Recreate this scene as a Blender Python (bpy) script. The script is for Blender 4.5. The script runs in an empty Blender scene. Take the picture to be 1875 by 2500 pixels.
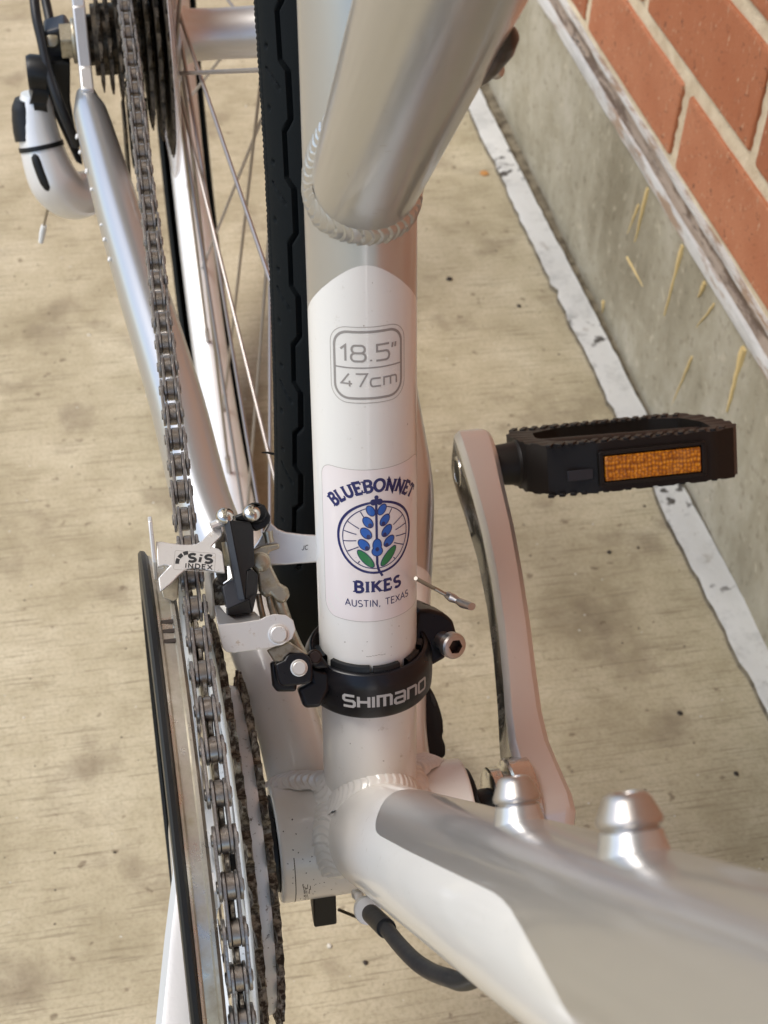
import bpy, bmesh, math, random
from mathutils import Vector, Matrix
random.seed(7)
R = math.radians
PI = math.pi
sc = bpy.context.scene
C = sc.collection
V = Vector

# ------------------------------------------------------------------ camera (millimetres from the bottom bracket, solved from the chain pitch)
GZ = 280.0                                   # bottom bracket height above the pavement


def M(p):                                    # bike millimetres -> world metres
    return V((p[0] * .001, p[1] * .001, (p[2] + GZ) * .001))


CAM = V((-73.784, -277.758, 444.307))
RIGHT = V((0.97941529, -0.19543608, 0.05050169))
UP = V((0.10405021, 0.70318954, 0.70334773))
FWD = V((0.17297178, 0.68361481, -0.70904975))
FOC = 3663.0
cam = bpy.data.cameras.new('camera')
cam.sensor_fit = 'VERTICAL'
cam.sensor_height = 36
cam.sensor_width = 27
cam.lens = FOC / 2500 * 36
cam.clip_start = .005
cam.clip_end = 200
cam.dof.use_dof = True
cam.dof.focus_distance = .455
cam.dof.aperture_fstop = 32
camo = bpy.data.objects.new('camera', cam)
C.objects.link(camo)
m = Matrix((RIGHT, UP, -FWD)).transposed().to_4x4()
m.translation = M(CAM)
camo.matrix_world = m
sc.camera = camo

# ------------------------------------------------------------------ sky, sun, exposure
world = bpy.data.worlds.new('World')
sc.world = world
world.use_nodes = True
wn = world.node_tree
sky = wn.nodes.new('ShaderNodeTexSky')
sky.sky_type = 'NISHITA'
sky.sun_disc = False
SUN_EL, SUN_AZ = R(58), R(-80)               # the open side is the bike's drive side (-x)
sky.sun_elevation = SUN_EL
sky.sun_rotation = SUN_AZ
sky.air_density = 1.0
sky.dust_density = 1.6
sky.ozone_density = 1.0
bg = wn.nodes['Background']
bg.inputs['Strength'].default_value = .125
wn.links.new(sky.outputs[0], bg.inputs['Color'])
sun = bpy.data.lights.new('sun', 'SUN')
sun.energy = 1.5
sun.angle = R(30)
sun.color = (1, .955, .89)
suno = bpy.data.objects.new('sun', sun)
C.objects.link(suno)
sd = V((math.sin(SUN_AZ) * math.cos(SUN_EL), math.cos(SUN_AZ) * math.cos(SUN_EL), math.sin(SUN_EL)))
suno.rotation_euler = (-sd).to_track_quat('-Z', 'Y').to_euler()
suno.location = sd * 5
sc.view_settings.view_transform = 'Standard'
sc.view_settings.look = 'None'
sc.view_settings.exposure = 0.83
sc.view_settings.gamma = 1
sc.view_settings.use_curve_mapping = False
try:
    sc.cycles.max_bounces = 8
    sc.cycles.transparent_max_bounces = 12
    sc.cycles.use_denoising = True
except Exception:
    pass

# ------------------------------------------------------------------ where a measured point of the photograph lies on a plane of the real bike


def ray(px, py):
    return (RIGHT * ((px - 937.5) / FOC) + UP * (-(py - 1250) / FOC) + FWD).normalized()


def hit(px, py, n, d):
    n = V(n)
    k = ray(px, py)
    return CAM + k * ((d - n.dot(CAM)) / n.dot(k))


# ------------------------------------------------------------------ materials


class NT:
    def __init__(self, name):
        self.m = bpy.data.materials.new(name)
        self.m.use_nodes = True
        self.t = self.m.node_tree
        self.b = self.t.nodes['Principled BSDF']

    def n(self, kind, **kw):
        o = self.t.nodes.new(kind)
        for k, v in kw.items():
            if k in o.inputs:
                o.inputs[k].default_value = v
            else:
                setattr(o, k, v)
        return o

    def l(self, a, b):
        self.t.links.new(a, b)

    def coords(self, kind='Object', scale=(1, 1, 1), rot=(0, 0, 0)):
        tc = self.n('ShaderNodeTexCoord')
        mp = self.n('ShaderNodeMapping')
        mp.inputs['Scale'].default_value = scale
        mp.inputs['Rotation'].default_value = rot
        self.l(tc.outputs[kind], mp.inputs['Vector'])
        return mp.outputs[0]

    def noise(self, vec, scale, detail=4, rough=.55, dist=0):
        o = self.n('ShaderNodeTexNoise')
        o.inputs['Scale'].default_value = scale
        o.inputs['Detail'].default_value = detail
        o.inputs['Roughness'].default_value = rough
        o.inputs['Distortion'].default_value = dist
        self.l(vec, o.inputs['Vector'])
        return o.outputs['Fac']

    def ramp(self, fac, stops):
        o = self.n('ShaderNodeValToRGB')
        el = o.color_ramp.elements
        while len(el) < len(stops):
            el.new(.5)
        for e, (p, c) in zip(el, stops):
            e.position = p
            if isinstance(c, (int, float)):
                c = (c, c, c)
            e.color = tuple(c) + (1,)
        self.l(fac, o.inputs[0])
        return o.outputs[0]

    def mix(self, fac, a, b, mode='MIX'):
        o = self.n('ShaderNodeMix', data_type='RGBA', blend_type=mode)
        for s, v in ((0, fac), (6, a), (7, b)):
            if hasattr(v, 'links'):
                self.l(v, o.inputs[s])
            elif s == 0:
                o.inputs[0].default_value = v
            else:
                o.inputs[s].default_value = tuple(v) + (1,)
        return o.outputs[2]

    def mul(self, a, b, op='MULTIPLY'):
        o = self.n('ShaderNodeMath', operation=op)
        for i, v in enumerate((a, b)):
            if hasattr(v, 'links'):
                self.l(v, o.inputs[i])
            else:
                o.inputs[i].default_value = v
        return o.outputs[0]

    def set(self, **kw):
        for k, v in kw.items():
            k = k.replace('_', ' ')
            i = self.b.inputs[k]
            if hasattr(v, 'links'):
                self.l(v, i)
            elif k in ('Base Color', 'Specular Tint', 'Coat Tint'):
                i.default_value = tuple(v) + (1,)
            else:
                i.default_value = v
        return self

    def bump(self, h, strength=.3, dist=.001):
        o = self.n('ShaderNodeBump')
        o.inputs['Strength'].default_value = strength
        o.inputs['Distance'].default_value = dist
        self.l(h, o.inputs['Height'])
        self.l(o.outputs[0], self.b.inputs['Normal'])


def simple(name, col, rough=.5, metal=0., coat=0., spec=.5, grime=None, gscale=300, glo=.5, ghi=.7, bumpy=0, bscale=900, croughness=.08):
    t = NT(name)
    vec = t.coords()
    c = col
    if grime:
        f = t.ramp(t.noise(vec, gscale, 6, .65), ((glo, 0), (ghi, 1)))
        c = t.mix(f, col, grime)
        rr = t.n('ShaderNodeMapRange')
        t.l(f, rr.inputs[0])
        rr.inputs[3].default_value = rough
        rr.inputs[4].default_value = min(1, rough + .3)
        t.set(Roughness=rr.outputs[0])
        mm = t.n('ShaderNodeMapRange')
        t.l(f, mm.inputs[0])
        mm.inputs[3].default_value = metal
        mm.inputs[4].default_value = metal * .3
        t.set(Metallic=mm.outputs[0])
    else:
        rv = t.n('ShaderNodeMapRange')
        t.l(t.noise(vec, gscale, 3), rv.inputs[0])
        rv.inputs[3].default_value = max(.02, rough - .06)
        rv.inputs[4].default_value = rough + .06
        t.set(Roughness=rv.outputs[0], Metallic=metal)
    t.set(Base_Color=c, Coat_Weight=coat, Coat_Roughness=croughness, Specular_IOR_Level=spec)
    if bumpy:
        t.bump(t.noise(vec, bscale, 3), bumpy, .0004)
    return t.m


MAT = {}
MAT['white'] = simple('white_paint', (.775, .76, .715), .30, 0, .55, grime=(.58, .55, .48), gscale=330, glo=.63, ghi=.76)
MAT['silver'] = simple('silver_paint', (.53, .53, .52), .30, .78, .5, grime=(.42, .39, .33), gscale=520, glo=.70, ghi=.85, bumpy=.02, bscale=2500)
MAT['alloy'] = simple('satin_alloy', (.70, .69, .68), .38, .82, 0, grime=(.45, .42, .38), gscale=500, glo=.66, ghi=.8, bumpy=.05)
MAT['polished'] = simple('polished_alloy', (.66, .64, .60), .2, 1, 0, grime=(.33, .29, .22), gscale=160, glo=.56, ghi=.8)
MAT['hollow'] = simple('dull_alloy', (.26, .25, .23), .22, .95, 0, grime=(.16, .14, .11), gscale=90, glo=.5, ghi=.9)  # dark reflection on the crank's inner face, put into the base colour
MAT['steel'] = simple('plated_steel', (.74, .72, .68), .36, .62, 0, grime=(.30, .23, .15), gscale=420, glo=.6, ghi=.75)
MAT['screw'] = simple('screw_steel', (.56, .53, .48), .24, 1, 0)
MAT['zinc'] = simple('zinc_steel', (.42, .38, .29), .36, .9, 0, grime=(.17, .13, .07), gscale=300, glo=.48, ghi=.72, bumpy=.08)
MAT['chain'] = simple('chain_steel', (.42, .40, .38), .3, .95, 0, grime=(.06, .045, .035), gscale=650, glo=.45, ghi=.72, bumpy=.05)
MAT['roller'] = simple('roller_steel', (.40, .36, .32), .28, .95, 0, grime=(.10, .08, .06), gscale=500, glo=.5, ghi=.75)
MAT['dirtyring'] = simple('greasy_ring', (.34, .31, .25), .34, .8, 0, grime=(.035, .024, .014), gscale=420, glo=.38, ghi=.56, bumpy=.8, bscale=900)
MAT['ringface'] = simple('chainring_face', (.68, .71, .73), .4, .15, 0, grime=(.09, .07, .05), gscale=560, glo=.60, ghi=.70)
MAT['cog'] = simple('sprocket_steel', (.12, .10, .075), .42, .8, 0, grime=(.02, .014, .008), gscale=260, glo=.4, ghi=.6)
MAT['black'] = simple('black_anodised', (.006, .006, .008), .3, 0, 0, spec=.38)
MAT['plastic'] = simple('black_plastic', (.008, .0085, .009), .42, 0, 0, spec=.35, bumpy=.03)
MAT['greyplastic'] = simple('grey_plastic', (.028, .031, .038), .40, 0, 0, spec=.4)  # own grey on some parts, painted sky reflection on the cover ridge
MAT['pedal'] = simple('pedal_plastic', (.009, .007, .0055), .48, 0, 0, spec=.35, bumpy=.05)
MAT['rubber'] = simple('tyre_rubber', (.009, .011, .012), .7, 0, 0, spec=.06, bumpy=.12, bscale=1500)
MAT['housing'] = simple('cable_housing', (.010, .011, .013), .42, 0, 0, spec=.4)
MAT['guardrim'] = simple('guard_rim', (.012, .013, .013), .42, 0, 0, spec=.35)
MAT['guardwall'] = simple('guard_wall', (.60, .57, .49), .26, .85, .2, grime=(.26, .22, .14), gscale=70, glo=.42, ghi=.75)
MAT['nylon'] = simple('white_nylon', (.75, .76, .74), .5)
MAT['brown'] = simple('brown_plastic', (.02, .009, .005), .35)  # also paints the shade inside the clamp bolt's socket
MAT['bolt'] = simple('bolt_steel', (.50, .47, .44), .38, .95, 0)
MAT['spoke'] = simple('spoke_steel', (.42, .39, .37), .42, .9, 0)
MAT['rim'] = simple('rim_alloy', (.74, .73, .71), .46, .45, 0)
MAT['wire'] = simple('cable_wire', (.40, .36, .30), .35, 1, 0)
MAT['navy'] = simple('navy_ink', (.012, .016, .11), .4, 0, .3)
MAT['blue'] = simple('blue_ink', (.012, .11, .45), .4, 0, .3)
MAT['green'] = simple('green_ink', (.015, .19, .06), .4, 0, .3)
MAT['greyink'] = simple('grey_ink', (.30, .28, .26), .4, 0, .3)
MAT['lightink'] = simple('light_ink', (.40, .39, .38), .5)
MAT['blackink'] = simple('black_ink', (.015, .015, .015), .5)
MAT['sticker'] = simple('sticker_film', (.80, .735, .715), .3, 0, .5, gscale=3)
MAT['clear_sticker'] = simple('label_film', (.76, .745, .70), .26, 0, .6)
MAT['outline'] = simple('film_edge', (.40, .37, .33), .5)


def amber():
    t = NT('amber_reflector')
    vec = t.coords('Object', (1, 1, 1))
    v = t.n('ShaderNodeTexVoronoi')
    v.inputs['Scale'].default_value = 640
    v.inputs['Randomness'].default_value = .45
    t.l(vec, v.inputs['Vector'])
    c = t.ramp(v.outputs['Distance'], ((0, (.95, .42, .02)), (.35, (.70, .24, .006)), (.7, (.30, .085, .002))))
    t.set(Base_Color=c, Roughness=.22, Coat_Weight=.6)
    t.bump(v.outputs['Distance'], .9, .0006)
    return t.m


MAT['lightalloy'] = simple('pale_paint', (.80, .80, .79), .3, .25, .4, gscale=6)
MAT['amber'] = amber()


def clear_plastic():
    t = NT('clear_plastic')
    t.set(Base_Color=(.86, .80, .78), Roughness=.12, Alpha=.34, Specular_IOR_Level=.8)
    return t.m


MAT['clear'] = clear_plastic()


def concrete_ground():
    t = NT('brushed_concrete')
    base = t.coords('Object')
    stretch = t.coords('Object', (22, 560, 22), (0, 0, R(1.2)))
    stretch2 = t.coords('Object', (3.5, 110, 3.5), (0, 0, R(1.2)))
    streak = t.noise(stretch, 1, 6, .65)
    broad = t.noise(stretch2, 1, 4, .6)
    blot = t.noise(base, 11, 7, .68)
    fine = t.noise(base, 420, 5, .7)
    c = t.ramp(blot, ((.34, (.37, .315, .20)), (.5, (.49, .425, .285)), (.66, (.60, .53, .375))))
    c = t.mix(t.mul(t.ramp(streak, ((.55, 0), (.64, 1))), .62), c, (.20, .16, .10))
    c = t.mix(t.mul(t.ramp(broad, ((.50, 0), (.8, 1))), .14), c, (.28, .22, .14))
    c = t.mix(t.mul(t.ramp(fine, ((.46, 0), (.66, 1))), .42), c, (.26, .21, .135))
    st = t.ramp(t.noise(base, 15, 4, .55), ((.56, 0), (.72, 1)))
    c = t.mix(t.mul(st, .72), c, (.19, .145, .095))
    st2 = t.ramp(t.noise(base, 110, 3, .5), ((.66, 0), (.72, 1)))
    c = t.mix(t.mul(st2, .6), c, (.13, .09, .055))
    t.set(Base_Color=c, Roughness=.86, Specular_IOR_Level=.25)
    h = t.mul(t.mul(streak, 1.0), t.mul(fine, .5), 'ADD')
    t.bump(h, .55, .0012)
    return t.m


def concrete_wall():
    t = NT('rough_concrete')
    base = t.coords('Object')
    vert = t.coords('Object', (1, 26, 3))
    blot = t.noise(base, 9, 6, .62)
    c = t.ramp(blot, ((.32, (.25, .215, .145)), (.5, (.36, .32, .23)), (.68, (.50, .455, .36))))
    c = t.mix(t.mul(t.ramp(t.noise(vert, 2.5, 4), ((.5, 0), (.75, 1))), .35), c, (.50, .45, .34))
    c = t.mix(t.mul(t.ramp(t.noise(base, 120, 4), ((.57, 0), (.68, 1))), .5), c, (.17, .14, .09))
    c = t.mix(t.mul(t.ramp(t.noise(base, 75, 4), ((.60, 0), (.70, 1))), .5), c, (.58, .51, .38))
    t.set(Base_Color=c, Roughness=.88, Specular_IOR_Level=.2)
    t.bump(t.noise(base, 150, 6, .7), .5, .002)
    return t.m


def brick_mat():
    t = NT('brick_clay')
    base = t.coords('Object')
    oi = t.n('ShaderNodeObjectInfo')
    c0 = t.ramp(oi.outputs['Random'], ((0, (.35, .12, .055)), (.5, (.43, .155, .07)), (1, (.50, .20, .10))))
    c0 = t.mix(t.mul(t.ramp(t.noise(base, 30, 5), ((.4, 0), (.7, 1))), .5), c0, (.38, .12, .05))
    c0 = t.mix(t.mul(t.ramp(t.noise(t.coords('Object', (1, 1, .55)), 260, 3), ((.62, 0), (.68, 1))), .6), c0, (.60, .40, .25))
    c0 = t.mix(t.mul(t.ramp(t.noise(base, 210, 3, .6, 1), ((.62, 0), (.68, 1))), .85), c0, (.12, .05, .03))
    t.set(Base_Color=c0, Roughness=.75, Specular_IOR_Level=.3)
    t.bump(t.noise(base, 420, 5, .65), .5, .001)
    return t.m


def mortar_mat():
    t = NT('mortar')
    base = t.coords('Object')
    c = t.ramp(t.noise(base, 60, 5), ((.3, (.60, .48, .32)), (.7, (.78, .66, .47))))
    c = t.mix(t.mul(t.ramp(t.noise(base, 300, 3), ((.62, 0), (.72, 1))), .6), c, (.34, .25, .16))
    t.set(Base_Color=c, Roughness=.92, Specular_IOR_Level=.1)
    t.bump(t.noise(base, 500, 4, .7), .7, .0015)
    return t.m


def peeling(name, white=(.66, .65, .62), under=(.20, .12, .07), lo=.60, hi=.66, scale=38, dark=.66, st=(1, 1, 1)):
    t = NT(name)
    base = t.coords('Object', st)
    f = t.ramp(t.noise(base, scale, 6, .65), ((lo, 0), (hi, 1)))
    w = t.mix(t.mul(t.ramp(t.noise(base, 16, 5), ((.4, 0), (.7, 1))), .6), white, tuple(x * .78 for x in white))
    c = t.mix(f, w, under)
    pit = t.mul(t.ramp(t.noise(base, 130, 4), ((.55, 0), (.60, 1))), t.ramp(t.noise(base, 13, 3), ((dark - .12, 0), (dark - .05, 1))))
    c = t.mix(pit, c, (.06, .05, .04))
    c = t.mix(t.mul(t.ramp(t.noise(base, 40, 6, .7), ((.5, 0), (.66, 1))), .55), c, tuple(x * .55 for x in white))
    t.set(Base_Color=c, Roughness=.62)
    t.bump(t.noise(base, 90, 6, .7), .6, .002)
    return t.m


MAT['ground'] = concrete_ground()
MAT['concrete'] = concrete_wall()
MAT['brick'] = brick_mat()
MAT['mortar'] = mortar_mat()
MAT['strip'] = peeling('peeling_white_paint', (.60, .585, .54), (.30, .26, .21), .60, .70, 42, .665)
MAT['ledge'] = peeling('rusty_white_paint', (.62, .60, .56), (.36, .25, .17), .50, .60, 46, .74, (2.2, .42, 2.2))
MAT['rust'] = peeling('rusty_recess', (.36, .28, .21), (.13, .085, .055), .46, .56, 60, .72, (2, .5, 2))  # rust brown, darkened further to paint the shade in the ledge's recess
MAT['drip'] = simple('yellow_drip', (.72, .54, .24), .6)
MAT['soil'] = simple('dark_crumb', (.035, .025, .018), .8)
MAT['dirt'] = simple('packed_dirt', (.22, .185, .125), .9, grime=(.09, .07, .045), gscale=90, glo=.42, ghi=.62, bumpy=.6, bscale=300)  # dirt on the strip's edges, and the painted shadow in the gap behind it
MAT['grit'] = simple('pale_grit', (.62, .58, .48), .8)
MAT['leafy'] = simple('dry_leaf', (.50, .24, .07), .7)

# ------------------------------------------------------------------ mesh helpers


class MB:
    """collects vertices (bike millimetres) and faces; build() links ONE mesh object."""

    def __init__(s):
        s.v = []
        s.f = []
        s.mi = []

    def add(s, vs, fs, mi=0):
        o = len(s.v)
        s.v += [tuple(p) for p in vs]
        for f in fs:
            s.f.append(tuple(i + o for i in f))
            s.mi.append(mi)

    def grid(s, rows, close_u=False, close_v=False, mi=0, mif=None):
        nr, nc = len(rows), len(rows[0])
        o = len(s.v)
        for r in rows:
            s.v += [tuple(p) for p in r]
        for i in range(nr if close_v else nr - 1):
            for j in range(nc if close_u else nc - 1):
                a, b = i, (i + 1) % nr
                c, d = j, (j + 1) % nc
                s.f.append((o + a * nc + c, o + a * nc + d, o + b * nc + d, o + b * nc + c))
                s.mi.append(mif(i, j) if mif else mi)

    def tube(s, path, rad, seg=16, caps=True, flat=1.0, mi=0, ref=None):
        path = [V(p) for p in path]
        n = len(path)
        if not hasattr(rad, '__len__'):
            rad = [rad] * n
        rows = []
        prev = None
        for i, p in enumerate(path):
            d = (path[min(i + 1, n - 1)] - path[max(i - 1, 0)]).normalized()
            if prev is None:
                a = V(ref) if ref else (V((0, 0, 1)) if abs(d.z) < .9 else V((0, 1, 0)))
            else:
                a = prev
            a = (a - d * a.dot(d)).normalized()
            prev = a
            b = d.cross(a)
            rows.append([p + (a * math.cos(2 * PI * k / seg) * flat + b * math.sin(2 * PI * k / seg)) * rad[i] for k in range(seg)])
        s.grid(rows, close_u=True, mi=mi)
        if caps:
            o = len(s.v)
            s.v += [tuple(p) for p in rows[0]] + [tuple(p) for p in rows[-1]]
            s.f.append(tuple(range(o + seg - 1, o - 1, -1)))
            s.f.append(tuple(range(o + seg, o + 2 * seg)))
            s.mi += [mi, mi]

    def cyl(s, p0, p1, r, r1=None, seg=24, mi=0):
        s.tube([p0, p1], [r, r if r1 is None else r1], seg, mi=mi)

    def lathe(s, prof, origin, axis, seg=48, closed=False, a0=0, a1=2 * PI, mi=0):
        ax = V(axis).normalized()
        a = V((0, 0, 1)) if abs(ax.z) < .9 else V((0, 1, 0))
        a = (a - ax * a.dot(ax)).normalized()
        b = ax.cross(a)
        o = V(origin)
        full = abs(a1 - a0 - 2 * PI) < 1e-6
        k = seg if full else seg + 1
        rows = [[o + ax * h + (a * math.cos(a0 + (a1 - a0) * j / seg) + b * math.sin(a0 + (a1 - a0) * j / seg)) * r for j in range(k)] for r, h in prof]
        s.grid(rows, close_u=full, close_v=closed, mi=mi)

    def prism(s, poly, ext, mi=0):
        ext = V(ext)
        n = len(poly)
        poly = [V(p) for p in poly]
        # face poly so that its normal is opposite to the extrusion
        nrm = V((0, 0, 0))
        for i in range(n):
            nrm += (poly[i] - poly[0]).cross(poly[(i + 1) % n] - poly[0])
        if nrm.dot(ext) > 0:
            poly = poly[::-1]
        o = len(s.v)
        s.v += [tuple(p) for p in poly] + [tuple(p + ext) for p in poly]
        s.f.append(tuple(range(o, o + n)))
        s.f.append(tuple(range(o + 2 * n - 1, o + n - 1, -1)))
        s.mi += [mi, mi]
        for i in range(n):
            j = (i + 1) % n
            s.f.append((o + j, o + i, o + n + i, o + n + j))
            s.mi.append(mi)

    def box(s, c, size, ex=(1, 0, 0), ey=(0, 1, 0), ez=(0, 0, 1), mi=0):
        c = V(c)
        ex, ey, ez = V(ex) * size[0] / 2, V(ey) * size[1] / 2, V(ez) * size[2] / 2
        s.prism([c - ex - ey - ez, c + ex - ey - ez, c + ex + ey - ez, c - ex + ey - ez], ez * 2, mi)

    def ball(s, c, rx, ry=None, rz=None, seg=16, ex=(1, 0, 0), ey=(0, 1, 0), ez=(0, 0, 1), half=False, mi=0):
        ry = ry or rx
        rz = rz or rx
        c = V(c)
        ex, ey, ez = V(ex), V(ey), V(ez)
        nl = seg // 2
        rows = []
        for i in range(nl + 1):
            th = (PI / 2 if half else PI) * i / nl
            st, ct = math.sin(max(th, .001)), math.cos(th)
            rows.append([c + ex * rx * st * math.cos(2 * PI * j / seg) + ey * ry * st * math.sin(2 * PI * j / seg) + ez * rz * ct for j in range(seg)])
        s.grid(rows, close_u=True, mi=mi)

    def mesh(s, name, sharp=35, weld=False):
        me = bpy.data.meshes.new(name)
        me.from_pydata([M(p) for p in s.v], [], s.f)
        me.polygons.foreach_set('material_index', s.mi)
        bm = bmesh.new()
        bm.from_mesh(me)
        if weld:
            bmesh.ops.remove_doubles(bm, verts=bm.verts, dist=1e-6)
        bmesh.ops.recalc_face_normals(bm, faces=bm.faces)
        bm.to_mesh(me)
        bm.free()
        me.polygons.foreach_set('use_smooth', [True] * len(me.polygons))
        me.set_sharp_from_angle(angle=R(sharp))
        me.update()
        return me

    def build(s, name, mats, parent=None, bevel=0, sharp=35, weld=False, segs=2):
        me = s.mesh(name, sharp, weld)
        for k in ([mats] if isinstance(mats, str) else mats):
            me.materials.append(MAT[k])
        return link(name, me, parent, bevel, segs)


def link(name, me, parent=None, bevel=0, segs=2):
    o = bpy.data.objects.new(name, me)
    C.objects.link(o)
    if parent is not None:
        o.parent = parent
    if bevel:
        b = o.modifiers.new('bevel', 'BEVEL')
        b.width = bevel * .001
        b.segments = segs
        b.limit_method = 'ANGLE'
        b.angle_limit = R(35)
        b.harden_normals = False
    return o


def empty(name, parent=None, loc=(0, 0, 0)):
    o = bpy.data.objects.new(name, None)
    o.empty_display_size = .05
    C.objects.link(o)
    o.location = loc
    if parent is not None:
        o.parent = parent
    return o


def tag(o, label=None, cat=None, group=None, kind=None):
    for k, v in (('label', label), ('category', cat), ('group', group), ('kind', kind)):
        if v:
            o[k] = v
    return o


def lerp_table(tab, x):
    if x <= tab[0][0]:
        return tab[0][1]
    for (a, b), (c, d) in zip(tab, tab[1:]):
        if x <= c:
            return b + (d - b) * (x - a) / (c - a)
    return tab[-1][1]


def spline(pts, n):
    """Catmull-Rom through 3-D points."""
    P = [V(p) for p in pts]
    P = [P[0] * 2 - P[1]] + P + [P[-1] * 2 - P[-2]]
    out = []
    k = len(P) - 3
    for i in range(n + 1):
        t = k * i / n
        j = min(int(t), k - 1)
        t -= j
        a, b, c, d = P[j:j + 4]
        out.append(.5 * ((2 * b) + (c - a) * t + (2 * a - 5 * b + 4 * c - d) * t * t + (3 * b - a - 3 * c + d) * t ** 3))
    return out


def ribbon(mb, pts, wid, h, place, maxseg=.6, cap=True):
    """flat line of given width along 2-D points, wrapped by place(x, y, h)."""
    P = []
    for a, b in zip(pts, pts[1:]):
        L = math.hypot(b[0] - a[0], b[1] - a[1])
        n = max(1, int(L / maxseg))
        for i in range(n):
            P.append((a[0] + (b[0] - a[0]) * i / n, a[1] + (b[1] - a[1]) * i / n))
    P.append(pts[-1])
    l, r = [], []
    n = len(P)
    closed = math.hypot(P[0][0] - P[-1][0], P[0][1] - P[-1][1]) < 1e-6
    for i, p in enumerate(P):
        a = P[i - 1] if i else (P[-2] if closed else P[0])
        b = P[i + 1] if i < n - 1 else (P[1] if closed else P[-1])
        d0 = V((p[0] - a[0], p[1] - a[1]))
        d1 = V((b[0] - p[0], b[1] - p[1]))
        if d0.length < 1e-9:
            d0 = d1
        if d1.length < 1e-9:
            d1 = d0
        d0.normalize()
        d1.normalize()
        d = (d0 + d1)
        d = d.normalized() if d.length > 1e-6 else d0
        nx, ny = -d.y, d.x
        c = max(.45, d.dot(d0))
        e = wid / 2 / c
        ex = 0
        if cap and not closed and i == 0:
            ex = -wid * .0
        l.append(place(p[0] + nx * e, p[1] + ny * e, h))
        r.append(place(p[0] - nx * e, p[1] - ny * e, h))
    mb.grid([l, r])


# ------------------------------------------------------------------ the setting: pavement
me = bpy.data.meshes.new('pavement')
me.from_pydata([(-30, -30, 0), (30, -30, 0), (30, 30, 0), (-30, 30, 0)], [], [(0, 1, 2, 3)])
me.materials.append(MAT['ground'])
pav = link('pavement', me)
tag(pav, 'beige broom-finished concrete pavement under the bicycle', None, None, 'structure')

MAT['soffit'] = simple('soffit_paint', (.37, .36, .34), .8)
mbx = MB()
mbx.box((-290, 500, 3070 - GZ), (1330, 14000, 140))
roof = mbx.build('porch_ceiling', 'soffit', None)
tag(roof, 'painted ceiling of the walkway above the wall', None, None, 'structure')

# ------------------------------------------------------------------ brick wall on its concrete footing
WALL_YAW, WALL_TILT = R(.282), R(-1.15)
wall = empty('brick_wall', None, (0, 0, 0))
tag(wall, 'orange brick wall on a grey concrete footing beside the bicycle', 'wall')
wall.rotation_euler = (WALL_TILT, 0, WALL_YAW)
wall.location = M((318.0, 0, -118))          # local x = out of the wall face, local y = along it, z=0 at the top of the footing


class WB(MB):
    pass


def wbuild(mb, name, mat, parent=wall, bevel=0, sharp=35):
    me = bpy.data.meshes.new(name)
    me.from_pydata([V(p) * .001 for p in mb.v], [], mb.f)
    bm = bmesh.new()
    bm.from_mesh(me)
    bmesh.ops.recalc_face_normals(bm, faces=bm.faces)
    bm.to_mesh(me)
    bm.free()
    me.polygons.foreach_set('use_smooth', [True] * len(me.polygons))
    me.set_sharp_from_angle(angle=R(sharp))
    me.materials.append(MAT[mat])
    return link(name, me, parent, bevel)


# footing face with a fine uneven surface
rows = []
for i in range(0, 16):
    z = -230 + 234 * i / 15
    rows.append([(random.uniform(-.7, .7), -900 + 30 * j, z) for j in range(0, 134)])
w = WB()
w.grid(rows)
w.grid([[(0, -900, 0), (0, 3090, 0)], [(260, -900, 0), (260, 3090, 0)]])
foot = wbuild(w, 'concrete_footing', 'concrete', sharp=80)
# painted steel ledge under the brickwork
w = WB()
prof = [(3, 3), (-3, 2.2), (-4.6, 3.6), (-4.8, 9.5), (-4.2, 12.2), (-2.6, 13), (.2, 13.6), (1.6, 14.6), (2.0, 21), (-.4, 21.8), (-.6, 24.6), (5, 25.5), (30, 26), (30, 3)]
rows = []
for a, b in prof:
    rows.append([(a + random.uniform(-.5, .5), -900 + 20 * j, b + random.uniform(-.4, .4)) for j in range(0, 200)])
w.grid(rows)
ledge = wbuild(w, 'steel_ledge', 'ledge', sharp=30)
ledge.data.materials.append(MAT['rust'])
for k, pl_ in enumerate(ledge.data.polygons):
    pl_.material_index = 1 if k // 199 in (5, 6, 7) else 0  # recess faces take the rust tone with its painted shade
# bricks
BW, BH, JO = 184.0, 62.5, 14.0
COURSE = 76.0
Z0 = 21.3
bm_v = []


def brick_mesh(wid, seed):
    rnd = random.Random(seed)
    w = WB()
    w.box((45, wid / 2, BH / 2), (90, wid, BH))
    me = bpy.data.meshes.new('brick')
    me.from_pydata([V(p) * .001 for p in w.v], [], w.f)
    bm = bmesh.new()
    bm.from_mesh(me)
    bmesh.ops.bevel(bm, geom=list(bm.edges), offset=.0022, segments=2, affect='EDGES', profile=.6)
    for v in bm.verts:
        v.co.y += rnd.uniform(-.0006, .0006)
        v.co.z += rnd.uniform(-.0005, .0005)
    bm.normal_update()
    bm.to_mesh(me)
    bm.free()
    me.materials.append(MAT['brick'])
    return me


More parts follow.
